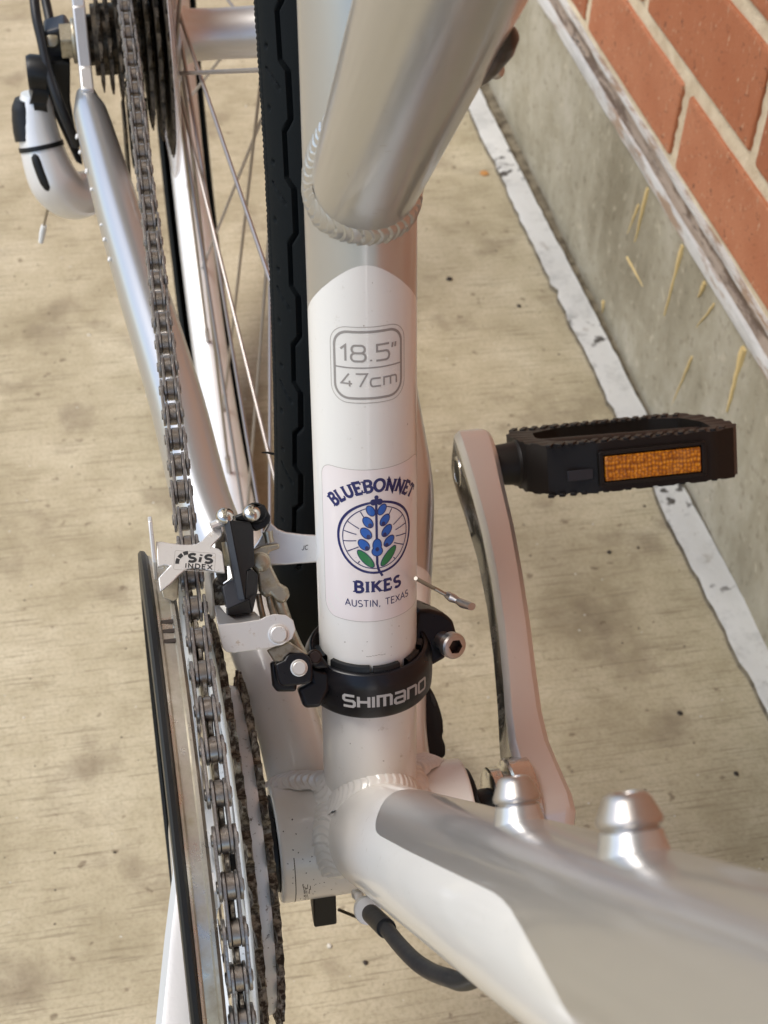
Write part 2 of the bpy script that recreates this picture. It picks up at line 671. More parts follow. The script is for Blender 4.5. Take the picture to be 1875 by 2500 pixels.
BRICKS = [brick_mesh(BW, i) for i in range(5)]
nb = 0
rest = WB()
for r in range(0, 37):
    off = 550.0 - (BW + JO) * (0 if r % 2 == 0 else .54)
    off2 = off - (BW + JO) * 7
    for k in range(0, 21):
        y = off2 + k * (BW + JO)
        z = Z0 + r * COURSE
        if r < 7 and 5 < k < 13:
            o = link('brick', BRICKS[(r * 3 + k) % 5], wall)
            o.location = V((1.0 + random.uniform(-.7, .7), y, z)) * .001
            if r == 0:
                o.scale.z = .84
                o.location.z += .0102
            o.rotation_euler = (random.uniform(-.004, .004), 0, random.uniform(-.004, .004))
            nb += 1
        else:
            rest.box((46.5 + random.uniform(-1, 1), y + BW / 2, z + BH / 2), (90, BW, BH))
ro = wbuild(rest, 'brickwork', 'brick', bevel=0)
tag(ro, kind='stuff')
w = WB()
zt = Z0 + 37 * COURSE
# raked mortar: a thin bed and head joint behind every brick edge, uneven
rows = []
for i in range(0, 260):
    z = 23.5 + (zt - 23.5) * (i / 259) ** 1.6
    rows.append([(3.4 + random.uniform(-.7, .7), -900 + 25 * j, z) for j in range(0, 160)])
w.grid(rows)
mortar = wbuild(w, 'mortar', 'mortar', sharp=80)
# yellow drips run down the footing, small thick beads
for (x1, y1, x2, y2, wd) in ((1583, 460, 1550, 590, 3.2), (1560, 500, 1532, 570, 2.0), (1668, 600, 1622, 770, 3.0), (1531, 628, 1570, 700, 1.6),
                             (1722, 690, 1705, 725, 3.0), (1818, 850, 1775, 1005, 4.2), (1474, 735, 1470, 765, 2.4), (1690, 870, 1640, 990, 1.6), (1745, 742, 1700, 800, 1.4)):
    p = hit(x1, y1, (1, .005, 0), 318.0)
    q = hit(x2, y2, (1, .005, 0), 318.0)
    iw = wall.matrix_basis.inverted() if False else None
    mb = MB()
    p.x = 318.0 - .005 * p.y
    q.x = 318.0 - .005 * q.y
    n = 9
    pts = [p + (q - p) * (i / n) + V((0, random.uniform(-.4, .4), 0)) for i in range(n + 1)]
    rad = [wd * (.75 if i == 0 else 1.0 - .75 * i / n) * random.uniform(.8, 1.15) * .75 for i in range(n + 1)]
    mb.tube(pts, rad, 8)
    d = mb.build('paint_drip', 'drip')
    d.parent = wall
    d.matrix_parent_inverse = (Matrix.Translation(wall.location) @ wall.rotation_euler.to_matrix().to_4x4()).inverted()

# peeling white steel strip lying along the foot of the wall
st = MB()
ys = [-700 + 9 * i for i in range(0, 300)]
inn, out = [], []
for y in ys:
    xi = lerp_table(((-700, 318), (231, 298), (343, 293), (417, 291), (608, 287), (869, 282.5), (2500, 262)), y) + random.gauss(0, .55) + .5 * math.sin(y * .071) * math.sin(y * .023 + 1) + (1.3 if random.random() < .04 else 0)
    xo = lerp_table(((-700, 336), (276, 319.0), (361, 316), (413, 313.5), (593, 309.5), (758, 305), (900, 302), (2500, 282)), y) + random.gauss(0, .25)
    inn.append((xi, y))
    out.append((xo, y))
rows = [[(x, y, -279.6) for x, y in inn], [(x + .3, y, -275.5 + random.uniform(-.3, .3)) for x, y in inn], [(x + 2, y, -274.6) for x, y in inn],
        [(x - 6, y, -273.8) for x, y in out], [(x - 1.2, y, -272.6 + random.uniform(-.2, .2)) for x, y in out], [(x, y, -273.6) for x, y in out], [(x, y, -279.6) for x, y in out]]
st.grid(rows, mif=lambda i, j: 1 if i in (0, 4, 5) else 0)
strip = st.build('steel_strip', ['strip', 'dirt'], sharp=40)
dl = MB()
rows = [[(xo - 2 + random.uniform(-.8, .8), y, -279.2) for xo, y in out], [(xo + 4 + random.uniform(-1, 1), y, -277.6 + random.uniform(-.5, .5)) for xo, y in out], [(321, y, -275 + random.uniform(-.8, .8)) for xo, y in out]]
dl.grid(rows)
dirt_and_shade = dl.build('gutter_dirt', 'dirt', sharp=80)  # dark sheet that paints the shadow between strip and footing
tag(dirt_and_shade, 'dark dirt packed between the white strip and the concrete footing', None, None, 'stuff')
tag(strip, 'narrow white painted steel strip, peeling and pitted, lying along the wall foot', 'metal strip')

# ------------------------------------------------------------------ THE BICYCLE
bike = empty('bicycle', None, (0, 0, 0))
tag(bike, 'white and silver city bicycle parked beside the brick wall', 'bicycle')

# ---- seat tube: silver above a pointed arch, white below
SR = 15.6
SA = V((0, math.cos(R(73)), math.sin(R(73))))       # axis
SF = V((0, -math.sin(R(73)), math.cos(R(73))))      # towards the front
SX = V((1, 0, 0))


def seat(s, t, h=0.0):
    """point on the seat tube: s mm round from the front (+x positive), t mm up from the bracket, h mm proud."""
    f = s / SR
    return SA * t + (SX * math.sin(f) + SF * math.cos(f)) * (SR + h)


def arch(s):
    return 208.8 - (math.sqrt((1.0 * s) ** 2 + 49) - 7)


NC = 96
mb = MB()
rows = []
tlow = [4 + 4.0 * i for i in range(0, 33)]
for i in range(0, 60):
    row = []
    for j in range(NC):
        s = (j / NC - .5) * 2 * PI * SR
        s0 = max(-26, min(26, s + 1.9))
        ta = arch(s0)
        if i < 25:
            t = 4 + (ta - 4) * i / 24
        else:
            t = ta + (430 - ta) * ((i - 24) / 35)
        row.append(seat(s, t))
    rows.append(row)
mb.grid(rows, close_u=True, mif=lambda i, j: 0 if i < 24 else 1)
seat_tube = mb.build('seat_tube', ['white', 'silver'], bike)

# ---- top tube (low step-through), welded to the seat tube
TA = V((0, 61.9, 219.3))
TD = V((0, -.5909, .8079)).normalized()
TN = V((1, 0, 0))
TN = (TN - TD * TN.dot(TD)).normalized()
TB = TD.cross(TN)


def ttr(t):
    return 14.7 + 2.0 * min(1, max(0, t / 120))


mb = MB()
mb.grid([[TA + TD * t + (TN * math.cos(2 * PI * k / 96) + TB * math.sin(2 * PI * k / 96)) * ttr(t) for k in range(96)] for t in [-2 + 4 * i for i in range(0, 120)]], close_u=True)
top_tube = mb.build('top_tube', 'silver', bike)

mb = MB()
ttpl = lambda x, y, h: TA + TD * y + (TN * math.sin(x / 15) + TB * math.cos(x / 15) * -1) * (ttr(y) + .02 + h)
if (TA + TD * 60 - TB * 15 - CAM).length > (TA + TD * 60 + TB * 15 - CAM).length:
    ttpl = lambda x, y, h: TA + TD * y + (TN * math.sin(x / 15) + TB * math.cos(x / 15)) * (ttr(y) + .02 + h)
for x, y, L, a in ((-7, 62, 2.0, 50), (-5.5, 60, 1.6, 40), (6, 95, 3.6, -12), (5.4, 93, 2.4, -4), (-2.2, 22, 2.4, -10), (-2.4, 19, 1.3, 0), (-12, 38, 1.8, -60), (9, 40, 1.2, 30), (-9, 80, 1.0, 10)):
    mb = MB()
    ribbon(mb, [(x, y), (x + L * .5 * math.cos(R(a)), y + L * .5 * math.sin(R(a)) + .12), (x + L * math.cos(R(a)), y + L * math.sin(R(a)))], .22, .01, ttpl)
    mb.build('paint_scratch', 'outline', top_tube)

# ---- down tube: white with a long silver panel on its upper side
DA = V((0, -.604, -.446))
DD = V((0, -.605587, .795779)).normalized()
DT_ = V((0, .805, .594))
DT_ = (DT_ - DD * DT_.dot(DD)).normalized()
DX = V((1, 0, 0))
DX = (DX - DD * DX.dot(DD) - DT_ * DX.dot(DT_)).normalized()


def dtr(t):
    return 18.0 + .9 * min(1, max(0, (t - 70) / 210))


def dpt(ph, t, h=0):
    a = R(ph)
    return DA + DD * t + (DT_ * math.cos(a) + DX * math.sin(a)) * (dtr(t) + h)


PA = ((78, 0), (78.3, -4), (79.2, -8.5), (81, -13), (84, -19), (88, -25), (93.5, -32), (98, -38), (102.6, -44), (107, -49.4), (112, -53.5), (116, -55.2), (122, -56.4), (165, -57.3), (255, -56.6), (262, -57.6), (270, -60.3), (280, -66), (291.5, -74), (302, -83.4), (310.5, -93.2), (320, -110), (328, -133), (334, -160), (338, -179), (600, -179))
PB = tuple((t, -a) for t, a in PA)
ts = [2 + 3.8 * i for i in range(0, 20)] + [78, 78.1, 78.3, 78.7, 79.2, 80, 81, 82.5, 84, 86, 88, 90, 92, 94, 96, 98, 100, 102.6, 105, 107, 109, 112, 114, 116, 119, 122, 130, 140, 152, 165, 180, 195, 210, 225, 240, 250, 255, 259, 262, 266, 270, 275, 280, 286, 291.5, 297, 302, 306, 310.5, 315, 320, 324, 328, 331, 334, 336, 338, 350, 370, 400, 430, 470, 520]
ts = [t for t in ts if True]
N1, N2 = 40, 56
rows = []
for t in ts:
    a, b = lerp_table(PA, t), lerp_table(PB, t)
    row = [dpt(a + (b - a) * k / N1, t) for k in range(N1)]
    row += [dpt(b + (360 - (b - a)) * k / N2, t) for k in range(N2)]
    rows.append(row)
mb = MB()
mb.grid(rows, close_u=True, mif=lambda i, j: 1 if (j < N1 and ts[i] >= 78) else 0)
down_tube = mb.build('down_tube', ['white', 'silver'], bike, sharp=60)
# bottle bosses with bolts on the upper side
for t0, k in ((217, .90), (290, .98)):
    ax = DT_
    o = DA + DD * t0
    r0 = dtr(t0)
    mb = MB()
    mb.lathe([(9.5 * k, r0 - 5.5), (7.4 * k, r0 - 3.0), (6.0 * k, r0 - 1.0), (5.5 * k, r0 + .8), (5.2 * k, r0 + 2.0), (5.0 * k, r0 + 2.8), (4.3 * k, r0 + 3.0), (0.01, r0 + 3.0)], o, ax, 40)
    mb.build('bottle_boss', 'silver', down_tube)
    mb = MB()
    mb.lathe([(.01, r0 + 2.6), (4.4 * k, r0 + 2.6), (4.4 * k, r0 + 3.4), (5.1 * k, r0 + 3.5), (5.4 * k, r0 + 3.8), (5.45 * k, r0 + 4.5), (5.2 * k, r0 + 5.1), (4.1 * k, r0 + 7.4), (3.7 * k, r0 + 8.1), (2.9 * k, r0 + 8.6), (2.2 * k, r0 + 8.65), (1.9 * k, r0 + 8.3), (1.8 * k, r0 + 6.4), (.01, r0 + 6.4)], o, ax, 40)
    mb.build('bottle_bolt', 'bolt', down_tube, sharp=50)

# ---- bottom bracket shell
mb = MB()
mb.lathe([(16.5, -33.6), (19.6, -33.6), (20.1, -33.2), (20.2, -32), (20.2, 32), (20.1, 33.2), (19.6, 33.6), (16.5, 33.6)], (0, 0, 0), (1, 0, 0), 96, closed=True)
bb = mb.build('bottom_bracket_shell', 'white', bike, sharp=50)
mb = MB()
mb.lathe([(20.2, -29.5), (20.28, -29.35), (20.2, -29.2)], (0, 0, 0), (1, 0, 0), 80, a0=R(48), a1=R(125))
mb.build('paint_crack', 'soil', bb)
shell = lambda x, y, h: V((x, -math.sin(y / 20.2) * (20.22 + h), math.cos(y / 20.2) * (20.22 + h)))
mb = MB()
for i in range(34):
    x, y = random.gauss(-25.6, 1.0), random.uniform(27, 42)
    ribbon(mb, [(x, y), (x + random.uniform(-.15, .15), y + random.uniform(.5, 2.6))], random.uniform(.12, .3), .01 + .002 * (i % 6), shell)
for i in range(26):
    x, y = random.uniform(-32, -16), random.uniform(2, 34)
    ribbon(mb, [(x, y), (x + random.uniform(.2, .5), y + random.uniform(-.2, .4))], random.uniform(.2, .5), .01 + .002 * (i % 6), shell)
gm = mb.build('grease_mark', 'brown', bb)
gm['kind'] = 'stuff'
mb = MB()
mb.lathe([(8, -34), (16.2, -34), (16.4, -36.5), (15, -37), (8, -37)], (0, 0, 0), (1, 0, 0), 48)
mb.lathe([(8, 34), (16.2, 34), (16.4, 35.8), (15, 36.4), (8, 36.4)], (0, 0, 0), (1, 0, 0), 48)
mb.cyl((-60, 0, 0), (58, 0, 0), 8.5)
mb.build('bottom_bracket_axle', 'plastic', bb)

# ---- chain stays
cs_pts = [(-20.5, 14, 3), (-22.6, 44, 8), (-28, 80, 12.5), (-35, 115, 17), (-41.2, 147.5, 21.2), (-45.4, 199, 28), (-52.9, 263, 36.2), (-59.2, 316, 43), (-64.5, 366, 49.5), (-67.6, 396, 53.5), (-68.2, 405, 55)]
stays = []
for sgn in (-1, 1):
    pts = list(cs_pts)
    if sgn > 0:
        pts[0:3] = [(15, 8, 2), (17, 38, 7), (26.5, 80, 13)]
    else:
        pts[0] = (-20.5, 8, 2)
    path = spline([(sgn * abs(p[0]), p[1], p[2]) for p in pts], 60)
    rad = []
    for i, p in enumerate(path):
        y = p.y
        rad.append(lerp_table(((14, 11.6 if sgn < 0 else 9.8), (60, 11.6 if sgn < 0 else 10.4), (140, 11.6), (260, 11.2), (330, 10.2), (380, 8.8), (392, 8.2), (398, 6.6), (405, 5.0)), y))
    mb = MB()
    mb.tube(path, rad, 40, flat=1.08)
    # white near the bracket, silver beyond
    me = mb.mesh('chain_stay', 40)
    me.materials.append(MAT['silver'])
    me.materials.append(MAT['white'])
    for pl in me.polygons:
        cy = sum(me.vertices[i].co.y for i in pl.vertices) / len(pl.vertices)
        pl.material_index = 1 if cy < .098 else 0
    stays.append(link('chain_stay', me, bike))   # drive side first

for x, y, L in ((445, 790, 3.2), (462, 880, 2.4), (500, 990, 3.0), (528, 1095, 2.0), (602, 1385, 2.2), (632, 1500, 2.6), (585, 1300, 1.4)):
    p = hit(x / 2.37, y / 2.37, (0, -.13, 1), 6)
    mb = MB()
    mb.box(p, (1.3, L, 1.0), V((1, .1, 0)).normalized(), V((.12, .98, .13)).normalized(), V((0, -.13, 1)).normalized())
    mb.build('glue_flake', 'nylon', stays[0], bevel=.4)

# ---- weld beads: overlapping crescents along a joint


def weld(name, pts, nrm, wid, lift, step, parent, mat, amp=.42):
    """pts: polyline on the joint, nrm(p) outward direction; a fillet bead of stacked crescents."""
    mb = MB()
    pts = [V(p) for p in pts]
    for _ in range(3):
        pts = [pts[0]] + [(a + b * 2 + c) / 4 for a, b, c in zip(pts, pts[1:], pts[2:])] + [pts[-1]]
    L = [0]
    for a, b in zip(pts, pts[1:]):
        L.append(L[-1] + (b - a).length)
    tot = L[-1]
    n = int(tot / .28)

    def at(x):
        x = max(0, min(tot, x))
        for i in range(len(L) - 1):
            if x <= L[i + 1]:
                f = (x - L[i]) / max(1e-6, L[i + 1] - L[i])
                return pts[i].lerp(pts[i + 1], f)
        return pts[-1]
    rows = []
    NW = 22
    ph = [random.uniform(-.25, .25) for _ in range(400)]
    for i in range(n + 1):
        x = tot * i / n
        p = at(x)
        d = (at(x + 2) - at(x - 2)).normalized()
        nn = nrm(p)
        nn = (nn - d * nn.dot(d)).normalized()
        b = d.cross(nn)
        row = []
        end = min(1, x / 3, (tot - x) / 3)
        for k in range(NW + 1):
            u = k / NW * 2 - 1
            xx = x + wid * .33 * u * u               # crescent shape of each ripple
            q = xx / step + ph[int(xx / step) % 400] * .5
            fr = q % 1.0
            rip = (1 - fr) ** .8 - .5
            hh = lift * (.35 + .65 * end) + .75 * (1 - u * u) - .5 + amp * rip * (1 - u ** 6)
            wob = 1 + .07 * math.sin(q * 2.3 + 1) + .05 * (.5 - fr)
            row.append(p + b * u * wid / 2 * wob + nn * hh)
        rows.append(row)
    mb.grid(rows)
    return mb.build(name, mat, parent, sharp=80)


# top tube to seat tube: intersection curve of the two cylinders
cur = []
for k in range(0, 97):
    a = 2 * PI * k / 96
    o = TA + (TN * math.cos(a) + TB * math.sin(a)) * ttr(0)
    best, bd = None, 1e9
    for i in range(0, 900):
        p = o + TD * (-40 + i * .1)
        d = (p - SA * p.dot(SA)).length
        if p.dot(SF) < -1:
            continue
        if d < bd - 1e-6:
            best, bd = p, d
        if d > SR + .1 and bd <= SR + .15:
            best = p
            break
    cur.append(best)
kmin = max(range(96), key=lambda k: cur[k].dot(SA))
cur = [cur[(kmin + k) % 96] for k in range(97)]


def nTT(p):
    q = p - TA
    q = q - TD * q.dot(TD)
    r_ = p - SA * p.dot(SA)
    return (q.normalized() + r_.normalized() * .9).normalized()


weld('weld_bead', cur, nTT, 9.4, 1.4, 2.3, top_tube, 'silver', .55)


def nBB(p):
    q = V((0, p.y, p.z)).normalized()
    return q


def nDT(p):
    q = p - DA
    q = q - DD * q.dot(DD)
    b = V((0, p.y, p.z)).normalized()
    return (q.normalized() + b).normalized()


# down tube to shell
cur = []
for k in range(-58, 59):
    ph = k * 2.2
    best = None
    for i in range(0, 400):
        t = 2 + i * .15
        p = dpt(ph, t)
        if math.hypot(p.y, p.z) > 20.4 and abs(p.x) < 33:
            best = p
            break
    if best is not None:
        cur.append(best)
weld('weld_bead', cur, nDT, 12.0, 3.1, 2.2, down_tube, 'white', .6)
# seat tube to shell
cur = []
for k in range(-50, 51):
    s = k / 50 * 0.5 * PI * SR * 1.25
    best = None
    for i in range(0, 300):
        p = seat(s, 6 + i * .15)
        if math.hypot(p.y, p.z) > 20.4:
            best = p
            break
    if best is not None:
        cur.append(best)


def nST(p):
    q = p - SA * p.dot(SA)
    return (q.normalized() + V((0, p.y, p.z)).normalized()).normalized()


weld('weld_bead', cur, nST, 11, 2.8, 2.2, seat_tube, 'white')
# stays to shell, seat tube to down tube
for sgn in (-1, 1):
    xo = 33.0 if sgn < 0 else 27
    path = spline([(sgn * 8, 6, 20), (sgn * 16, 9, 18.8), (sgn * (xo - 6), 13, 16), (sgn * xo, 18, 10)], 24)
    weld('weld_bead', path, lambda p: V((0, .25, 1)), 10.0, 1.6, 2.2, stays[0] if sgn < 0 else stays[1], 'white')
cur = []
for k in range(-40, 41):
    s = k / 40 * .5 * PI * SR * .86
    best, bd = None, 1e9
    for i in range(0, 400):
        p = seat(s, 2 + i * .2)
        q = p - DA
        d = (q - DD * q.dot(DD)).length
        if d > 18.2:
            best = p
            break
    if best is not None:
        cur.append(best)
weld('weld_bead', cur, lambda p: ((p - SA * p.dot(SA)).normalized() + DT_).normalized(), 11, 2.6, 2.2, seat_tube, 'white')

mb = MB()
for i in range(30):
    x, y = random.uniform(-14, 14), random.choice((random.uniform(22, 58), random.uniform(80, 92), random.uniform(85, 205)))
    ribbon(mb, [(x, y), (x + random.uniform(.15, .5), y + random.uniform(-.4, .4))], random.uniform(.15, .42), .012 + .002 * (i % 6), seat)
for i in range(7):
    x, y = -3.5 + i * .9, 82.4 + random.uniform(-.2, .3)
    ribbon(mb, [(x, y), (x + .8, y - .1)], .22, .02, seat)
gm = mb.build('dirt_fleck', 'outline', seat_tube)
gm['kind'] = 'stuff'

# ---- decals on the seat tube


def patch(mb, outline, place, h, center=None):
    """filled outline wrapped on a curved surface: concentric rings to its centre."""
    cx = sum(p[0] for p in outline) / len(outline)
    cy = sum(p[1] for p in outline) / len(outline)
    if center:
        cx, cy = center
    rows = []
    for k in (1, .85, .7, .55, .4, .25, .1, .001):
        rows.append([place(cx + (p[0] - cx) * k, cy + (p[1] - cy) * k, h) for p in outline])
    mb.grid(rows, close_u=True)


def rrect(x0, y0, x1, y1, r, n=8):
    o = []
    for cx, cy, a in ((x1 - r, y1 - r, 0), (x0 + r, y1 - r, 90), (x0 + r, y0 + r, 180), (x1 - r, y0 + r, 270)):
        for i in range(n + 1):
            b = R(a + 90 * i / n)
            o.append((cx + r * math.cos(b), cy + r * math.sin(b)))
    return o


def dense(o, step=1.0):
    out = []
    for a, b in zip(o, o[1:] + o[:1]):
        L = math.hypot(b[0] - a[0], b[1] - a[1])
        n = max(1, int(L / step))
        out += [(a[0] + (b[0] - a[0]) * i / n, a[1] + (b[1] - a[1]) * i / n) for i in range(n)]
    return out


def arcp(cx, cy, rx, ry, a0, a1, n=10):
    return [(cx + rx * math.cos(R(a0 + (a1 - a0) * i / n)), cy + ry * math.sin(R(a0 + (a1 - a0) * i / n))) for i in range(n + 1)]


# stroke letters on a unit-high grid: (advance width, [polylines])
G = {
    'A': (.8, [[(0, 0), (.4, 1), (.8, 0)], [(.14, .34), (.66, .34)]]),
    'B': (.7, [[(.1, 0), (.1, 1)], [(.1, 1)] + arcp(.36, .76, .26, .24, 90, -90, 8) + [(.1, .52)], [(.1, .52)] + arcp(.38, .26, .30, .26, 90, -90, 8) + [(.1, 0)]]),
    'C': (.75, [arcp(.42, .5, .40, .5, 50, 310, 14)]),
    'D': (.8, [[(.08, 0), (.08, 1), (.35, 1)] + arcp(.35, .5, .40, .5, 90, -90, 12) + [(.08, 0)]]),
    'E': (.62, [[(.6, 1), (.08, 1), (.08, 0), (.6, 0)], [(.08, .52), (.5, .52)]]),
    'I': (.2, [[(.1, 0), (.1, 1)]]),
    'J': (.5, [[(.42, 1), (.42, .28)] + arcp(.22, .28, .2, .28, 0, -170, 8)]),
    'K': (.78, [[(.1, 0), (.1, 1)], [(.7, 1), (.12, .42)], [(.3, .6), (.74, 0)]]),
    'L': (.6, [[(.1, 1), (.1, 0), (.6, 0)]]),
    'M': (.95, [[(.06, 0), (.06, 1), (.47, .25), (.88, 1), (.88, 0)]]),
    'N': (.8, [[(.08, 0), (.08, 1), (.70, 0), (.70, 1)]]),
    'O': (.9, [arcp(.44, .5, .42, .5, 90, 450, 22)]),
    'S': (.65, [arcp(.32, .74, .27, .25, 40, 270, 10)[:-1] + arcp(.32, .25, .29, .25, 90, -140, 11)]),
    'T': (.7, [[(0, 1), (.7, 1)], [(.35, 1), (.35, 0)]]),
    'U': (.8, [[(.08, 1), (.08, .34)] + arcp(.39, .34, .31, .34, 180, 360, 10) + [(.70, 1)]]),
    'X': (.75, [[(.02, 1), (.72, 0)], [(.72, 1), (.02, 0)]]),
    '1': (.42, [[(0, .74), (.3, 1), (.3, 0)]]),
    '4': (.85, [[(.72, .22), (0, .22), (.52, 1)], [(.56, .45), (.56, 0)]]),
    '5': (.9, [[(.85, 1), (.1, 1), (.1, .58), (.66, .58)] + arcp(.66, .29, .2, .29, 90, -90, 6) + [(.05, 0)]]),
    '7': (.8, [[(.02, 1), (.76, 1), (.28, 0)]]),
    '8': (1.0, [rrect(.12, .52, .88, 1, .22, 5) + [(.88, .78)], rrect(.08, 0, .92, .52, .24, 5) + [(.92, .28)]]),
    '.': (.22, [[(.1, 0), (.1, .09)]]),
    ',': (.28, [[(.14, .06), (.08, -.18)]]),
    '"': (.34, [[(.06, 1), (.02, .70)], [(.26, 1), (.22, .70)]]),
    'c': (.8, [[(.74, .62), (.22, .62)] + arcp(.22, .31, .16, .31, 90, 270, 6) + [(.74, 0)]]),
    'm': (1.05, [[(.06, 0), (.06, .62), (.84, .62)] + arcp(.84, .47, .13, .15, 90, 0, 4) + [(.97, 0)], [(.52, .62), (.52, 0)]]),
    ' ': (.38, []),
    'i': (.24, [[(.12, 0), (.12, .66)], [(.12, .84), (.12, 1.02)]]),
}
SERIF = {  # foot positions of slab serifs
    'B': [(.04, 0), (.04, 1)], 'L': [(.1, 1), (.06, 0)], 'U': [(.08, 1), (.70, 1)], 'E': [(.04, 1), (.04, 0)], 'N': [(.05, 0), (.08, 1), (.70, 1)],
    'T': [(.35, 0)], 'I': [(.1, 0), (.1, 1)], 'K': [(.1, 0), (.1, 1), (.7, 1), (.74, 0)], 'O': [], 'S': []}


def text(mb, s, size, wid, place, h=.08, sx=1.0, gap=.16, serif=False, center=True, slant=0, xf=None, hstep=.004):
    W = sum((G[c][0] + gap) * size * sx for c in s) - gap * size * sx
    x = -W / 2 if center else 0
    k = 0
    for c in s:
        adv, lines = G[c]
        cxm = x + adv * size * sx / 2

        def T(p, x=x, cxm=cxm):
            q = (x + (p[0] + slant * p[1]) * size * sx, p[1] * size)
            return xf(q, cxm) if xf else q
        for ln in lines:
            k += 1
            ribbon(mb, [T(p) for p in ln], wid, h + hstep * (k % 5), place)
        if serif:
            for (px, py) in SERIF.get(c, []):
                k += 1
                ribbon(mb, [T((px - .17, py + (.035 if py < .5 else -.035))), T((px + .17, py + (.035 if py < .5 else -.035)))], wid * .42, h + hstep * (k % 5) + .003, place)
            if c == 'T':
                for px in (.0, .7):
                    ribbon(mb, [T((px, 1)), T((px, .72))], wid * .5, h + .02, place)
            if c in 'EL':
                ribbon(mb, [T((.62, 0)), T((.62, .26))], wid * .5, h + .021, place)
            if c == 'E':
                ribbon(mb, [T((.60, 1)), T((.60, .76))], wid * .5, h + .022, place)
        x += (adv + gap) * size * sx
    return W


pl = seat
# size label
mb = MB()
lab_c = (-1.3, 179.6)
o = dense(rrect(lab_c[0] - 11.3, lab_c[1] - 11.4, lab_c[0] + 11.3, lab_c[1] + 11.4, 5.2), .8)
patch(mb, o, pl, .05)
lab = mb.build('size_label', 'clear_sticker', seat_tube)
mb = MB()
ribbon(mb, o + [o[0]], .22, .07, pl)
mb.build('label_edge', 'outline', seat_tube)
mb = MB()
o = dense(rrect(lab_c[0] - 10.0, lab_c[1] - 10.0, lab_c[0] + 10.0, lab_c[1] + 10.0, 4.2), .6)
ribbon(mb, o + [o[0]], .75, .09, pl)
ribbon(mb, [(lab_c[0] - 9.8, lab_c[1] - .7), (lab_c[0] + 9.8, lab_c[1] - .7)], .4, .10, pl)
text(mb, '18.5"', 4.7, .62, lambda x, y, h: pl(lab_c[0] + x + .2, lab_c[1] + 1.3 + y, h), .09, 1.02, .14)
text(mb, '47cm', 3.9, .5, lambda x, y, h: pl(lab_c[0] + x + .3, lab_c[1] - 6.4 + y, h), .09, 1.12, .10)
mb.build('size_lettering', 'greyink', seat_tube)
# shop sticker
mb = MB()
sc0 = (.6, 121)
o = dense(rrect(sc0[0] - 18.4, 95.0, sc0[0] + 18.6, 147.0, 4.5), 1.0)
o = [(x, y if y < 130 else y + .0) for x, y in o]
patch(mb, o, pl, .06, (sc0[0], 121))
sticker = mb.build('shop_sticker', 'sticker', seat_tube)
mb = MB()
ribbon(mb, o + [o[0]], .16, .07, pl)
mb.build('sticker_edge', 'outline', seat_tube)
mb = MB()
LC = (0.3, 124.3)                            # centre of the wheel emblem
o = arcp(LC[0], LC[1], 11.9, 12.0, 97, 443, 72)
ribbon(mb, o, .8, .10, pl)
o = arcp(LC[0], LC[1], 10.4, 10.5, 98, 442, 60)
ribbon(mb, o, .3, .10, pl)
for a in (148, 168, 188, 208, 32, 12, -8, -28, 118, 62, 236, 304):
    r0 = 6.2 if a not in (236, 304) else 9.4
    ribbon(mb, [(LC[0] + r0 * math.cos(R(a)), LC[1] + r0 * math.sin(R(a))), (LC[0] + 10.2 * math.cos(R(a)), LC[1] + 10.2 * math.sin(R(a)))], .3, .10, pl)
ribbon(mb, [(LC[0] - .1, LC[1] + 12), (LC[0], LC[1] - 9), (LC[0] + .4, LC[1] - 11), (LC[0] + 1.6, LC[1] - 13.4)], .75, .105, pl)
RR = 16.2


def arcxf(q, cxm):
    a = q[0] / (RR + 1.5)
    r = RR + q[1]
    return (LC[0] - .2 + r * math.sin(a), LC[1] - .6 + r * math.cos(a))


text(mb, 'BLUEBONNET', 3.75, .95, pl, .10, .92, .20, True, True, 0, arcxf)
text(mb, 'BIKES', 3.7, .95, lambda x, y, h: pl(LC[0] + .4 + x, 105.6 + y, h), .10, 1.0, .26, True)
text(mb, 'AUSTIN, TEXAS', 2.3, .3, lambda x, y, h: pl(LC[0] + .6 + x, 100.4 + y, h), .10, .92, .16)
petals = []
for (dx_, dy_, rx, ry, ro_) in ((-1.75, 9.2, 1.15, 1.75, 26), (1.65, 9.3, 1.15, 1.75, -28), (-2.6, 5.4, 1.3, 1.9, 32), (2.5, 5.6, 1.3, 1.9, -32), (-3.2, 1.7, 1.4, 2.0, 36), (3.1, 1.9, 1.35, 2.0, -34), (-3.9, -2.2, 1.4, 2.0, 38), (3.8, -1.8, 1.35, 1.9, -42), (0.05, -2.6, 1.35, 2.1, 0), (.05, -4.6, 1.7, 1.5, 0)):
    petals.append((dx_, dy_, rx, ry, ro_))


def ell(cx, cy, rx, ry, rot, n=20, lens=0):
    out = []
    for i in range(n):
        a = 2 * PI * i / n
        x, y = rx * math.cos(a), ry * math.sin(a)
        if lens:
            x = rx * math.cos(a) * (abs(math.cos(a)) ** .35)
        c, s_ = math.cos(R(rot)), math.sin(R(rot))
        out.append((cx + x * c - y * s_, cy + x * s_ + y * c))
    return out


